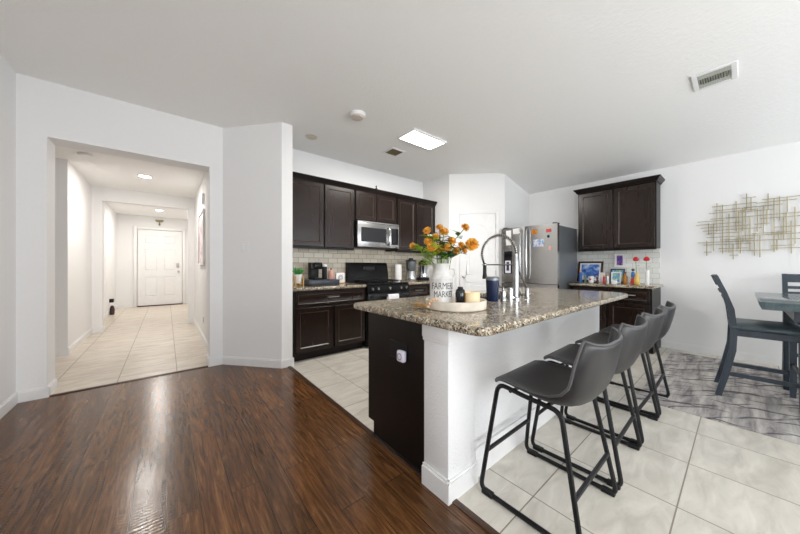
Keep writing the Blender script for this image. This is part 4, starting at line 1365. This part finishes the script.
for i, (p, r, lab) in enumerate(blooms):
    p = Vector(p)
    t = thing('orange_flower', lab, 'flower', mouth, 0.0, 'orange flowers in the milk can')
    rel = p - mouth
    root = Vector((rel.x * 0.12, rel.y * 0.12, -0.10))
    mid = Vector((rel.x * 0.35, rel.y * 0.35, rel.z * 0.55))
    build(MB().tube([root, root.lerp(mid, 0.55) + Vector((rel.x, rel.y, 0)) * 0.02, mid, rel], 0.0028, 6), 'stem', M['stem'], t, world=False)
    d = (Vector((rel.x, rel.y, abs(rel.z) * 0.5 + 0.02)).normalized() + Vector((-0.45, -0.4, 0))).normalized()
    if i == 14:
        d = (Vector((0, 0, 1.3)) - p + Vector((0.4, -0.3, 0.5))).normalized()
    rot = Vector((0, 0, 1)).rotation_difference(d).to_matrix().to_4x4()
    b = bloom_mesh(r, i)
    bmesh.ops.transform(b.bm, matrix=Matrix.Translation(rel) @ rot, verts=b.bm.verts)
    bo = build(b, 'bloom', M['petal'], t, world=False, angle=80)
    cb = MB().ball((0, 0, 0), r * 0.3, 1, 1, 0.8, 10, 6)
    bmesh.ops.transform(cb.bm, matrix=Matrix.Translation(rel + d * r * 0.30) @ rot, verts=cb.bm.verts)
    build(cb, 'flower_centre', M['petal_core'], bo, world=False)
    lf = MB()
    rnd = random.Random(100 + i)
    for k in range(13):
        s = rnd.uniform(0.15, 0.85)
        q = (mid.lerp(rel, (s - 0.3) / 0.7) if s > 0.3 else root.lerp(mid, 0.8 + s * 0.6))
        a = rnd.uniform(0, 2 * PI)
        ld = Vector((math.cos(a), math.sin(a), rnd.uniform(-0.1, 0.7))).normalized()
        sd = ld.cross(Vector((0, 0, 1))).normalized()
        L = rnd.uniform(0.045, 0.08)
        u = sd.cross(ld)
        lf.loft([[q, q + sd * 0.001, q + u * 0.001], [q + ld * L * 0.5 - sd * L * 0.27, q + ld * L * 0.5 + sd * L * 0.27, q + ld * L * 0.5 - u * L * 0.05], [q + ld * L - u * 0.006, q + ld * L + sd * 0.001 - u * 0.006, q + ld * L - u * 0.007]])
    build(lf, 'leaves', M['leaf'] if i in (0, 4, 5, 6, 15, 3) else M['leaf_dark'], t, world=False)
t = thing('leafy_sprig', 'bright green leafy sprig spilling over the left of the vase mouth', 'leaves', mouth)
b = MB()
rnd = random.Random(55)
for k in range(60):
    a = va + R(-75) + rnd.uniform(-0.9, 0.9)
    q = Vector((math.cos(a) * rnd.uniform(0.03, 0.12), math.sin(a) * rnd.uniform(0.03, 0.12), rnd.uniform(0.02, 0.10)))
    ld = Vector((math.cos(a), math.sin(a), rnd.uniform(-0.4, 0.7))).normalized()
    sd = ld.cross(Vector((0, 0, 1))).normalized()
    u = sd.cross(ld)
    L = rnd.uniform(0.035, 0.07)
    b.loft([[q, q + sd * 0.001, q + u * 0.001], [q + ld * L * 0.5 - sd * L * 0.26, q + ld * L * 0.5 + sd * L * 0.26, q + ld * L * 0.5 - u * L * 0.05], [q + ld * L, q + ld * L + sd * 0.001, q + ld * L - u * 0.001]])
build(b, 'foliage', M['leaf'], t, world=False)
build(MB().tube([(0, 0, -0.1), (0.01, 0.02, 0), (math.cos(va - 1.3) * 0.08, math.sin(va - 1.3) * 0.08, 0.06)], 0.003, 6), 'stem', M['stem'], t, world=False)

t = thing('dark_bottle', 'black round shouldered bottle on the tray before the vase', 'bottle', (1.378, 1.090, TZ))
c = (1.378, 1.090, TZ)
build(MB().lathe([(0.026, 0), (0.029, 0.005), (0.030, 0.08), (0.026, 0.1), (0.017, 0.108), (0.015, 0.112), (0, 0.112)], c, 24), 'bottle', M['black_glass'], t)
build(MB().lathe([(0.016, 0.1125), (0.016, 0.12), (0, 0.121)], c, 18), 'cap', M['black_matte'], t)
t = thing('candle_jar', 'cream candle jar with a tan label side on the tray', 'candle', (1.432, 1.048, TZ))
c = (1.432, 1.048, TZ)
build(MB().lathe([(0.046, 0), (0.05, 0.004), (0.05, 0.088), (0.046, 0.09), (0.046, 0.076), (0, 0.076)], c, 30), 'jar', M['candle'], t)
lb = MB()
aa = [va - 1.55 + 0.75 * k / 8 for k in range(9)]
lb.loft([[(c[0] + r * math.cos(a), c[1] + r * math.sin(a), c[2] + z) for r, z in ((0.0502, 0.006), (0.0512, 0.006), (0.0512, 0.084), (0.0502, 0.084))] for a in aa])
build(lb, 'label', M['kraft'], t)
build(MB().tube([(c[0], c[1], c[2] + 0.0765), (c[0], c[1], c[2] + 0.088)], 0.0015, 6), 'wick', M['black_matte'], t)
t = thing('bead_garland', 'pale wooden bead garland with a jute tassel at the tray edge', 'garland', (1.20, 1.20, CT))
path = [(1.268, 1.135, CT + 0.026), (1.235, 1.150, CT + 0.060), (1.214, 1.160, CT + 0.0665), (1.197, 1.167, CT + 0.052), (1.190, 1.170, CT + 0.03), (1.180, 1.178, CT + 0.0115)]
dense = fillet(path, 0.03, 4)
acc, last = [dense[0]], dense[0]
for a, b_ in zip(dense, dense[1:]):
    for k in range(1, 9):
        q = a.lerp(b_, k / 8)
        if (q - last).length > 0.0175:
            acc.append(q)
            last = q
for q in acc:
    build(MB().ball(q, 0.009, seg=10, rings=6), 'bead', M['bead'], t)
tp = acc[-1]
ts = MB()
for k in range(40):
    rnd2 = random.Random(k)
    a = R(88) + rnd2.uniform(-0.2, 0.2)
    e = tp + Vector((math.cos(a) * 0.115, math.sin(a) * 0.115, rnd2.uniform(-0.008, 0.012)))
    ts.tube([tp + Vector((0, 0, 0.0)), tp.lerp(e, 0.3) + Vector((0, 0, rnd2.uniform(0.0, 0.014))), e], 0.003, 4)
build(ts, 'tassel', M['tassel'], t)

# ------------------------------------------------------------------ bar stools
def make_stool():
    t = thing('bar_stool', '', 'stool', (0, 0, 0), 0, 'charcoal bar stools along the island')
    prof = [(.186, .574, .190, .0, .0), (.183, .590, .196, .0, 0), (.165, .601, .203, .003, 0), (.12, .602, .213, .010, 0), (.05, .588, .222, .020, 0), (-.03, .571, .228, .034, 0), (-.10, .560, .232, .052, .004), (-.16, .565, .234, .070, .014),
            (-.20, .592, .234, .078, .028), (-.222, .635, .233, .065, .042), (-.238, .69, .230, .045, .052), (-.251, .75, .225, .030, .056), (-.262, .805, .215, .024, .056), (-.267, .832, .205, .023, .055), (-.269, .842, .196, .022, .053)]
    nt_ = 17
    inner, outer = [], []
    for i, (y, z, hw, lift, fwd) in enumerate(prof):
        a = Vector(prof[max(i - 1, 0)][:2])
        b = Vector(prof[min(i + 1, len(prof) - 1)][:2])
        d = (b - a).normalized()
        nrm = Vector((-d.y, d.x))          # in (y,z): points up/front for travel front to back
        if nrm.y < 0 and i < 6:
            nrm = -nrm
        nrm = Vector((-d[1], d[0]))
        if nrm.dot(Vector((0.5, 0.8))) < 0:
            nrm = -nrm
        ri, ro = [], []
        for k in range(nt_):
            s = -1 + 2 * k / (nt_ - 1)
            e = abs(s) ** 2.4
            p = Vector((hw * math.sin(s * PI / 2 * 0.92) / math.sin(PI / 2 * 0.92), y + fwd * e, z + lift * e))
            ri.append(p)
            th = 0.026 * (1 - 0.35 * e)
            ro.append(p - Vector((0, nrm[0], nrm[1])) * th + Vector((0.006 * (1 if s > 0 else -1) * e, 0, 0)))
        inner.append(ri)
        outer.append(ro)
    b = MB()
    bm = b.bm
    I = [[bm.verts.new(p) for p in r] for r in inner]
    O = [[bm.verts.new(p) for p in r] for r in outer]
    n, m = len(I), nt_
    for i in range(n - 1):
        for k in range(m - 1):
            bm.faces.new((I[i][k], I[i][k + 1], I[i + 1][k + 1], I[i + 1][k]))
            bm.faces.new((O[i][k], O[i + 1][k], O[i + 1][k + 1], O[i][k + 1]))
        bm.faces.new((I[i][0], I[i + 1][0], O[i + 1][0], O[i][0]))
        bm.faces.new((I[i][-1], O[i][-1], O[i + 1][-1], I[i + 1][-1]))
    for k in range(m - 1):
        bm.faces.new((I[0][k], O[0][k], O[0][k + 1], I[0][k + 1]))
        bm.faces.new((I[-1][k], I[-1][k + 1], O[-1][k + 1], O[-1][k]))
    sh = build(b, 'seat_shell', M['leather'], t, world=False, angle=60)
    md = sh.modifiers.new('smooth', 'SUBSURF')
    md.levels = md.render_levels = 1
    rim = [r[0].lerp(o[0], 0.5) for r, o in zip(inner, outer)] + [a.lerp(c, 0.5) for a, c in zip(inner[-1], outer[-1])][1:-1] + [r[-1].lerp(o[-1], 0.5) for r, o in zip(inner[::-1], outer[::-1])]
    build(MB().tube(rim, 0.006, 6), 'piping', M['piping'], sh, world=False)
    for s in (1, -1):
        p = [(s * .195, -.135, .538), (s * .195, .02, .548), (s * .195, .165, .568), (s * .243, .238, .0125), (s * .243, -.232, .0125)]
        build(MB().tube(fillet(p, 0.045, 5, closed=True), 0.0115, 8, closed=True), 'side_frame', M['iron'], t, world=False)
        for yy in (.195, -.195):
            build(MB().box(s * .243 - .016, s * .243 + .016, yy - .03, yy + .03, 0.0, 0.024, 0.004, 1), 'foot_pad', M['black_matte'], t, world=False)
    build(MB().tube([(-.225, .210, .215), (.225, .210, .215)], 0.0105, 8), 'footrest', M['iron'], t, world=False)
    build(MB().tube([(-.225, -.198, .215), (.225, -.198, .215)], 0.0105, 8), 'stretcher', M['iron'], t, world=False)
    for yy in (.10, -.08):
        build(MB().tube([(-.195, yy, .548), (0, yy, .535), (.195, yy, .548)], 0.009, 6), 'seat_support', M['iron'], t, world=False)
    return t


stool = make_stool()
stool.location = (1.51, 0.632, 0)
stool['label'] = 'nearest charcoal bar stool, by the white island corner post'
copy_tree(stool, (2.068, 0.632, 0), R(1), 'second charcoal bar stool counting from the island corner post')
copy_tree(stool, (2.622, 0.632, 0), R(-1), 'third charcoal bar stool counting from the island corner post')
copy_tree(stool, (3.165, 0.632, 0), R(1), 'farthest charcoal bar stool, beside the grey rug')

# ------------------------------------------------------------------ dining corner
solo(MB().box(3.19, 5.32, -2.5, 0.60, 0.0, 0.010, 0.003, 1), 'area_rug', M['rug'], 'grey distressed area rug under the dining set', 'rug')
RZ = 0.0105
t = thing('dining_table', 'grey counter height dining table at the right edge', 'table', (4.09, -0.95, RZ))
tx0, tx1, ty0, ty1 = 3.49, 4.69, -1.85, -0.088
top = MB()
top.loft([[(x, y, 0.838) for x, y in round_rect(tx0 + .012, tx1 - .012, ty0 + .012, ty1 - .012, 0.005, 2)], [(x, y, 0.868) for x, y in round_rect(tx0, tx1, ty0, ty1, 0.008, 2)], [(x, y, 0.895) for x, y in round_rect(tx0, tx1, ty0, ty1, 0.008, 2)], [(x, y, 0.90) for x, y in round_rect(tx0 + .005, tx1 - .005, ty0 + .005, ty1 - .005, 0.008, 2)]])
build(top, 'tabletop', M['table_wood'], t)
build(MB().box(tx0 + .16, tx1 - .16, ty1 - .19, ty1 - .165, 0.75, 0.838).box(tx0 + .16, tx1 - .16, ty0 + .165, ty0 + .19, 0.75, 0.838).box(tx0 + .16, tx0 + .185, ty0 + .19, ty1 - .19, 0.75, 0.838).box(tx1 - .185, tx1 - .16, ty0 + .19, ty1 - .19, 0.75, 0.838), 'apron', M['blue_wood'], t)
for x in (tx0 + .19, tx1 - .19):
    for y in (ty0 + .2, ty1 - (.28 if x < 4 else .2)):
        build(MB().box(x - .038, x + .038, y - .038, y + .038, RZ, 0.838, 0.004), 'leg', M['blue_wood'], t)


def make_chair():
    """local: origin between the rear feet on the floor, chair faces -y"""
    t = thing('dining_chair', '', 'chair', (0, 0, 0), 0, 'blue grey counter height dining chairs')
    for s in (1, -1):
        b = MB()
        side_pts = [(0.0, 0.0), (-.045, .20), (-.085, .42), (-.092, .60), (-.075, .78), (-.035, .93), (.018, 1.075)]
        loops = []
        for y, z in side_pts:
            wy = 0.021 if z < 0.9 else 0.017
            loops.append([(s * .205 - .018, y - wy, z), (s * .205 + .018, y - wy, z), (s * .205 + .018, y + wy, z), (s * .205 - .018, y + wy, z)])
        b.loft(loops)
        build(b, 'back_post', M['blue_wood'], t, world=False, angle=25)
    def slat(z0, z1, y0, y1, nm):
        b = MB()
        loops = []
        for k in range(9):
            x = -.19 + .38 * k / 8
            cv = 0.018 * (1 - (x / .19) ** 2)
            loops.append([(x, y0 + cv - .010, z0), (x, y0 + cv + .010, z0), (x, y1 + cv + .010, z1), (x, y1 + cv - .010, z1)])
        b.loft(loops)
        build(b, nm, M['blue_wood'], t, world=False)
    slat(.985, 1.072, -.014, .017, 'top_rail')
    slat(.915, .945, -.038, -.028, 'slat')
    slat(.855, .885, -.060, -.050, 'slat')
    slat(.79, .82, -.076, -.070, 'slat')
    for s in (1, -1):
        b = MB()
        loops = []
        for z, w in ((0, .016), (.3, .019), (.585, .021)):
            loops.append([(s * .195 - w, -.445 - w, z), (s * .195 + w, -.445 - w, z), (s * .195 + w, -.445 + w, z), (s * .195 - w, -.445 + w, z)])
        b.loft(loops)
        build(b, 'leg', M['blue_wood'], t, world=False)
        build(MB().box(s * .200 - .009, s * .200 + .009, -.43, -.055, .19, .225, 0.003, 1), 'stretcher', M['blue_wood'], t, world=False)
    build(MB().box(-.18, .18, -.454, -.436, .27, .305, 0.003, 1), 'footrest', M['blue_wood'], t, world=False)
    build(MB().box(-.215, .215, -.468, -.446, .55, .605, 0.003, 1).box(-.215, -.195, -.446, -.09, .55, .605, 0.003, 1).box(.195, .215, -.446, -.09, .55, .605, 0.003, 1).box(-.195, .195, -.105, -.085, .55, .605, 0.003, 1), 'seat_apron', M['blue_wood'], t, world=False)
    c = MB()
    ol = round_rect(-.225, .225, -.485, -.068, [0.04, 0.02, 0.02, 0.04], 4)
    cx, cy = 0, -.275
    loops = []
    for s, z in ((0.97, .606), (1.0, .616), (1.0, .632), (0.95, .650), (0.75, .662), (0.4, .667), (0.1, .668)):
        loops.append([(cx + (x - cx) * s, cy + (y - cy) * s, z) for x, y in ol])
    c.loft(loops)
    build(c, 'seat_cushion', M['seat_fabric'], t, world=False, angle=60)
    return t


ch = make_chair()
ch.location = (4.035, 0.145, RZ)
ch.rotation_euler = (0, 0, R(3))
ch['label'] = 'dining chair seen from its side, pulled out at the near table end'
copy_tree(ch, (5.195, -0.505, RZ), R(-90), 'dining chair between the table and the right wall, back rail showing')

# metal wall art
t = thing('wall_art', 'gold metal wall art of crossing thin rods on the right wall', 'wall art', (5.5, -0.03, 1.3))
HR = [(0.248, 1.942, -0.117), (0.222, 1.889, -0.243), (0.275, 1.858, -0.112), (-0.008, 2.009, -0.112), (-0.156, 1.964, -0.49), (-0.112, 1.93, -0.401), (-0.019, 1.89, -0.306), (0.016, 1.84, -0.243), (0.261, 1.783, 0.016), (0.377, 1.758, 0.139), (0.126, 1.779, -0.46), (0.391, 1.717, 0.004), (0.349, 1.674, -0.066), (0.329, 1.632, -0.156), (-0.243, 1.626, -0.55), (0.295, 1.594, 0.016), (-0.077, 1.565, -0.367), (0.295, 1.544, -0.44), (0.177, 1.506, -0.089), (0.151, 1.481, -0.50), (0.377, 1.48, -0.066), (0.322, 1.447, -0.077), (0.19, 1.394, -0.049), (0.177, 1.361, -0.253), (-0.222, 1.41, -0.387), (-0.232, 1.38, -0.47), (0.315, 1.353, 0.248), (0.099, 1.307, 0.026), (-0.1, 1.677, -0.211), (-0.145, 1.739, -0.52)]
VR = [(0.292, 1.504, 1.306), (0.275, 1.73, 1.582), (0.231, 1.725, 1.363), (0.203, 1.984, 1.615), (0.154, 1.956, 1.331), (0.101, 1.833, 1.339), (0.067, 1.442, 1.253), (0.043, 1.984, 1.609), (0.022, 1.85, 1.383), (0.009, 1.531, 1.326), (-0.008, 1.883, 1.604), (-0.04, 2.062, 1.859), (-0.031, 1.897, 1.473), (-0.074, 2.0, 1.845), (-0.066, 1.782, 1.36), (-0.1, 1.559, 1.295), (-0.123, 1.865, 1.584), (-0.141, 1.537, 1.276), (-0.167, 1.894, 1.562), (-0.201, 2.03, 1.843), (-0.192, 1.845, 1.658), (-0.243, 1.969, 1.335), (-0.283, 1.983, 1.7), (-0.311, 1.731, 1.471), (-0.275, 1.587, 1.474), (-0.335, 1.969, 1.788), (-0.328, 1.789, 1.539), (-0.362, 1.69, 1.314), (-0.387, 1.84, 1.423), (-0.264, 1.475, 1.352), (-0.45, 1.99, 1.60), (-0.49, 1.80, 1.40)]
for y0, z, y1 in HR:
    build(MB().box(5.504, 5.511, y1, y0, z - .0035, z + .0035), 'rod', M['gold'], t)
for y, z1, z0 in VR:
    build(MB().box(5.497, 5.504, y - .004, y + .004, z0, z1), 'rod', M['gold'], t)
for y, z in ((0.154, 1.783), (-0.243, 1.84), (0.154, 1.447)):
    build(MB().box(5.503, RX, y - .004, y + .004, z - .004, z + .004), 'standoff', M['gold'], t)

# ------------------------------------------------------------------ ceiling fittings
t = thing('ceiling_light', 'flat rectangular lit ceiling panel above the kitchen floor', 'ceiling light', (2.57, 2.645, CZ - 0.03))
lx0, lx1, ly0, ly1 = 2.275, 2.865, 2.49, 2.805
fr = MB()
for a, b, c, d in ((lx0, lx1, ly0, ly0 + .02), (lx0, lx1, ly1 - .02, ly1), (lx0, lx0 + .02, ly0 + .02, ly1 - .02), (lx1 - .02, lx1, ly0 + .02, ly1 - .02)):
    fr.box(a, b, c, d, CZ - 0.022, CZ)
build(fr, 'frame', M['trim'], t)
build(MB().box(lx0 + .02, lx1 - .02, ly0 + .02, ly1 - .02, CZ - 0.018, CZ - 0.002), 'diffuser', M['lamp'], t)
pl_ = bpy.data.lights.new('panel_light', 'AREA')
pl_.shape = 'RECTANGLE'
pl_.size, pl_.size_y = 0.54, 0.27
pl_.energy = 40
pl_.color = (1.0, 0.95, 0.89)
plo = bpy.data.objects.new('panel_light', pl_)
COL.objects.link(plo)
plo.location = (2.57, 2.645, CZ - 0.03)
t = thing('smoke_detector', 'round white smoke detector with beige face on the ceiling', 'smoke detector', (1.60, 2.655, CZ - 0.045))
build(MB().lathe([(0.085, 0.045), (0.085, 0.025), (0.075, 0.012), (0, 0.012)], (1.60, 2.655, CZ - 0.045), 28), 'housing', M['trim'], t)
build(MB().lathe([(0.06, 0.0125), (0.058, 0.0), (0, -0.002)], (1.60, 2.655, CZ - 0.045), 28), 'cover', M['tray_wood'], t)
solo(MB().lathe([(0.075, 0.008), (0.075, 0.003), (0.06, 0.0), (0, 0.0)], (1.426, 3.5, CZ - 0.008), 24), 'ceiling_cover_plate', M['tray_wood'], 'faint round cover plate on the ceiling near the angled wall', 'cover plate')


def vent(x0, x1, y0, y1, fw, n, along, mf, mg, ms, label, cat='vent'):
    t = thing('air_vent', label, cat, ((x0 + x1) / 2, (y0 + y1) / 2, CZ - 0.015))
    f = MB()
    for a, b, c, d in ((x0, x1, y0, y0 + fw), (x0, x1, y1 - fw, y1), (x0, x0 + fw, y0 + fw, y1 - fw), (x1 - fw, x1, y0 + fw, y1 - fw)):
        f.box(a, b, c, d, CZ - 0.012, CZ, 0.003, 1)
    build(f, 'frame', mf, t)
    build(MB().box(x0 + fw, x1 - fw, y0 + fw, y1 - fw, CZ - 0.003, CZ - 0.001), 'backing', ms, t)
    s = MB()
    for k in range(n):
        if along == 'x':     # louvres run along x, stacked in y
            p = y0 + fw + (y1 - y0 - 2 * fw) * (k + 0.5) / n
            s.box(x0 + fw, x1 - fw, -0.0065, 0.0065, -0.001, 0.001, T=Matrix.Translation((0, p, CZ - 0.008)) @ Matrix.Rotation(R(40), 4, 'X'))
        else:
            p = x0 + fw + (x1 - x0 - 2 * fw) * (k + 0.5) / n
            s.box(-0.0065, 0.0065, y0 + fw, y1 - fw, -0.001, 0.001, T=Matrix.Translation((p, 0, CZ - 0.008)) @ Matrix.Rotation(R(40), 4, 'Y'))
    if along == 'x':
        for q in (x0 + fw + 0.04, x1 - fw - 0.04):
            s.box(q - 0.035, q + 0.035, y0 + fw, y1 - fw, CZ - 0.011, CZ - 0.009)
    build(s, 'louvers', mg, t)


vent(3.515, 3.84, 0.02, 0.283, 0.035, 13, 'x', M['trim'], M['vent'], M['vent_dark'], 'white ceiling air vent above the dining side with dark slots')
vent(2.41, 2.66, 3.08, 3.32, 0.03, 8, 'y', M['trim'], M['vent_brown'], M['vent_dark'], 'small bronze ceiling vent between light panel and cabinets')


def downlight(x, y, z, power, label):
    t = thing('recessed_light', label, 'ceiling light', (x, y, z - 0.012))
    build(MB().lathe([(0.095, 0.012), (0.095, 0.006), (0.075, 0.0), (0.07, 0.003), (0.07, 0.012)], (x, y, z - 0.012), 28), 'trim_ring', M['trim'], t)
    build(MB().lathe([(0.068, 0.0115), (0.068, 0.006), (0, 0.005)], (x, y, z - 0.012), 24), 'lens', M['lamp_hall'], t)
    l = bpy.data.lights.new('downlight', 'AREA')
    l.shape = 'DISK'
    l.size = 0.13
    l.energy = power
    l.color = (1.0, 0.95, 0.89)
    o = bpy.data.objects.new('downlight', l)
    COL.objects.link(o)
    o.location = (x, y, z - 0.02)
    return t


downlight(-0.255, 5.92, 2.57, 20, 'nearer glowing recessed light in the hall ceiling')
downlight(-0.146, 9.65, 2.62, 27, 'far glowing recessed light in front of the entry door')
solo(MB().lathe([(0.07, 0.03), (0.07, 0.012), (0.055, 0.0), (0, 0.0)], (-0.78, 5.23, 2.54), 24), 'smoke_alarm', M['white_plastic'], 'small round white alarm on the hall ceiling at its left', 'smoke detector')

# small wall fittings
wd = Vector((1.02 - 0.52, 3.36 - 3.95, 0)).normalized()
TB = Matrix.Translation((0.713, 3.722, 1.395)) @ Matrix.Rotation(math.atan2(wd.y, wd.x), 4, 'Z')
t = thing('light_switch', 'white double switch plate on the angled wall', 'switch', (0.713, 3.722, 1.335))
build(MB().box(-.058, .058, -.006, 0.0, -.06, .06, 0.003, 1, T=TB), 'plate', M['trim'], t)
for dx in (-.024, .024):
    build(MB().box(dx - .017, dx + .017, -.010, -.005, -.034, .034, 0.002, 1, T=TB), 'rocker', M['white_plastic'], t)
t = thing('framed_print', 'pale pink framed print on the right hall wall', 'picture', (0.44, 5.5, 1.15))
fr = MB()
for a, b, c, d in ((5.12, 5.15, 1.18, 2.03), (5.93, 5.96, 1.18, 2.03), (5.15, 5.93, 1.18, 1.21), (5.15, 5.93, 2.0, 2.03)):
    fr.box(0.418, 0.449, a, b, c, d, 0.003, 1)
build(fr, 'frame', M['white_plastic'], t)
build(MB().box(0.436, 0.448, 5.15, 5.93, 1.21, 2.0), 'picture', M['pic_pink'], t)
solo(MB().box(0.42, 0.449, 5.24, 5.36, 2.13, 2.28, 0.006), 'door_chime', M['white_plastic'], 'white chime box high on the right hall wall', 'chime')
t = thing('wall_outlet', 'small outlet low on the right hall wall', 'outlet', (0.447, 5.3, 0.28))
build(MB().box(0.442, 0.449, 5.26, 5.34, 0.28, 0.40, 0.002, 1), 'plate', M['trim'], t)
build(MB().box(0.439, 0.443, 5.28, 5.32, 0.30, 0.38, 0.002, 1), 'socket', M['steel_dark'], t)
t = thing('gold_cross', 'small gold winged cross hung above the entry door', 'cross', (-0.155, 10.99, 2.40))
cr = MB().box(-0.17, -0.14, 10.975, 10.999, 2.37, 2.53, 0.006).box(-0.235, -0.075, 10.975, 10.999, 2.47, 2.5, 0.006)
build(cr, 'cross', M['gold'], t)
wg = MB()
for s in (1, -1):
    wg.ball((-0.155 + s * 0.055, 10.985, 2.515), 0.04, 1.2, 0.25, 0.6)
build(wg, 'wings', M['gold'], t)
build(MB().ball((-0.155, 10.975, 2.40), 0.028, 0.8, 0.5, 1.3), 'figure', M['steel_dark'], t)
solo(MB().box(-1.059, -0.985, 9.70, 9.82, 0.285, 0.37, 0.008), 'plug_adapter', M['black_matte'], 'black plug adapter low on the left foyer wall', 'plug')
solo(MB().lathe([(0.035, 0), (0.042, 0.03), (0.045, 0.12), (0.035, 0.19), (0.02, 0.22), (0, 0.225)], (-1.0, 9.62, 0.0), 18), 'floor_vase', M['brown_dark'], 'small dark brown jar on the foyer floor by the left wall', 'jar')
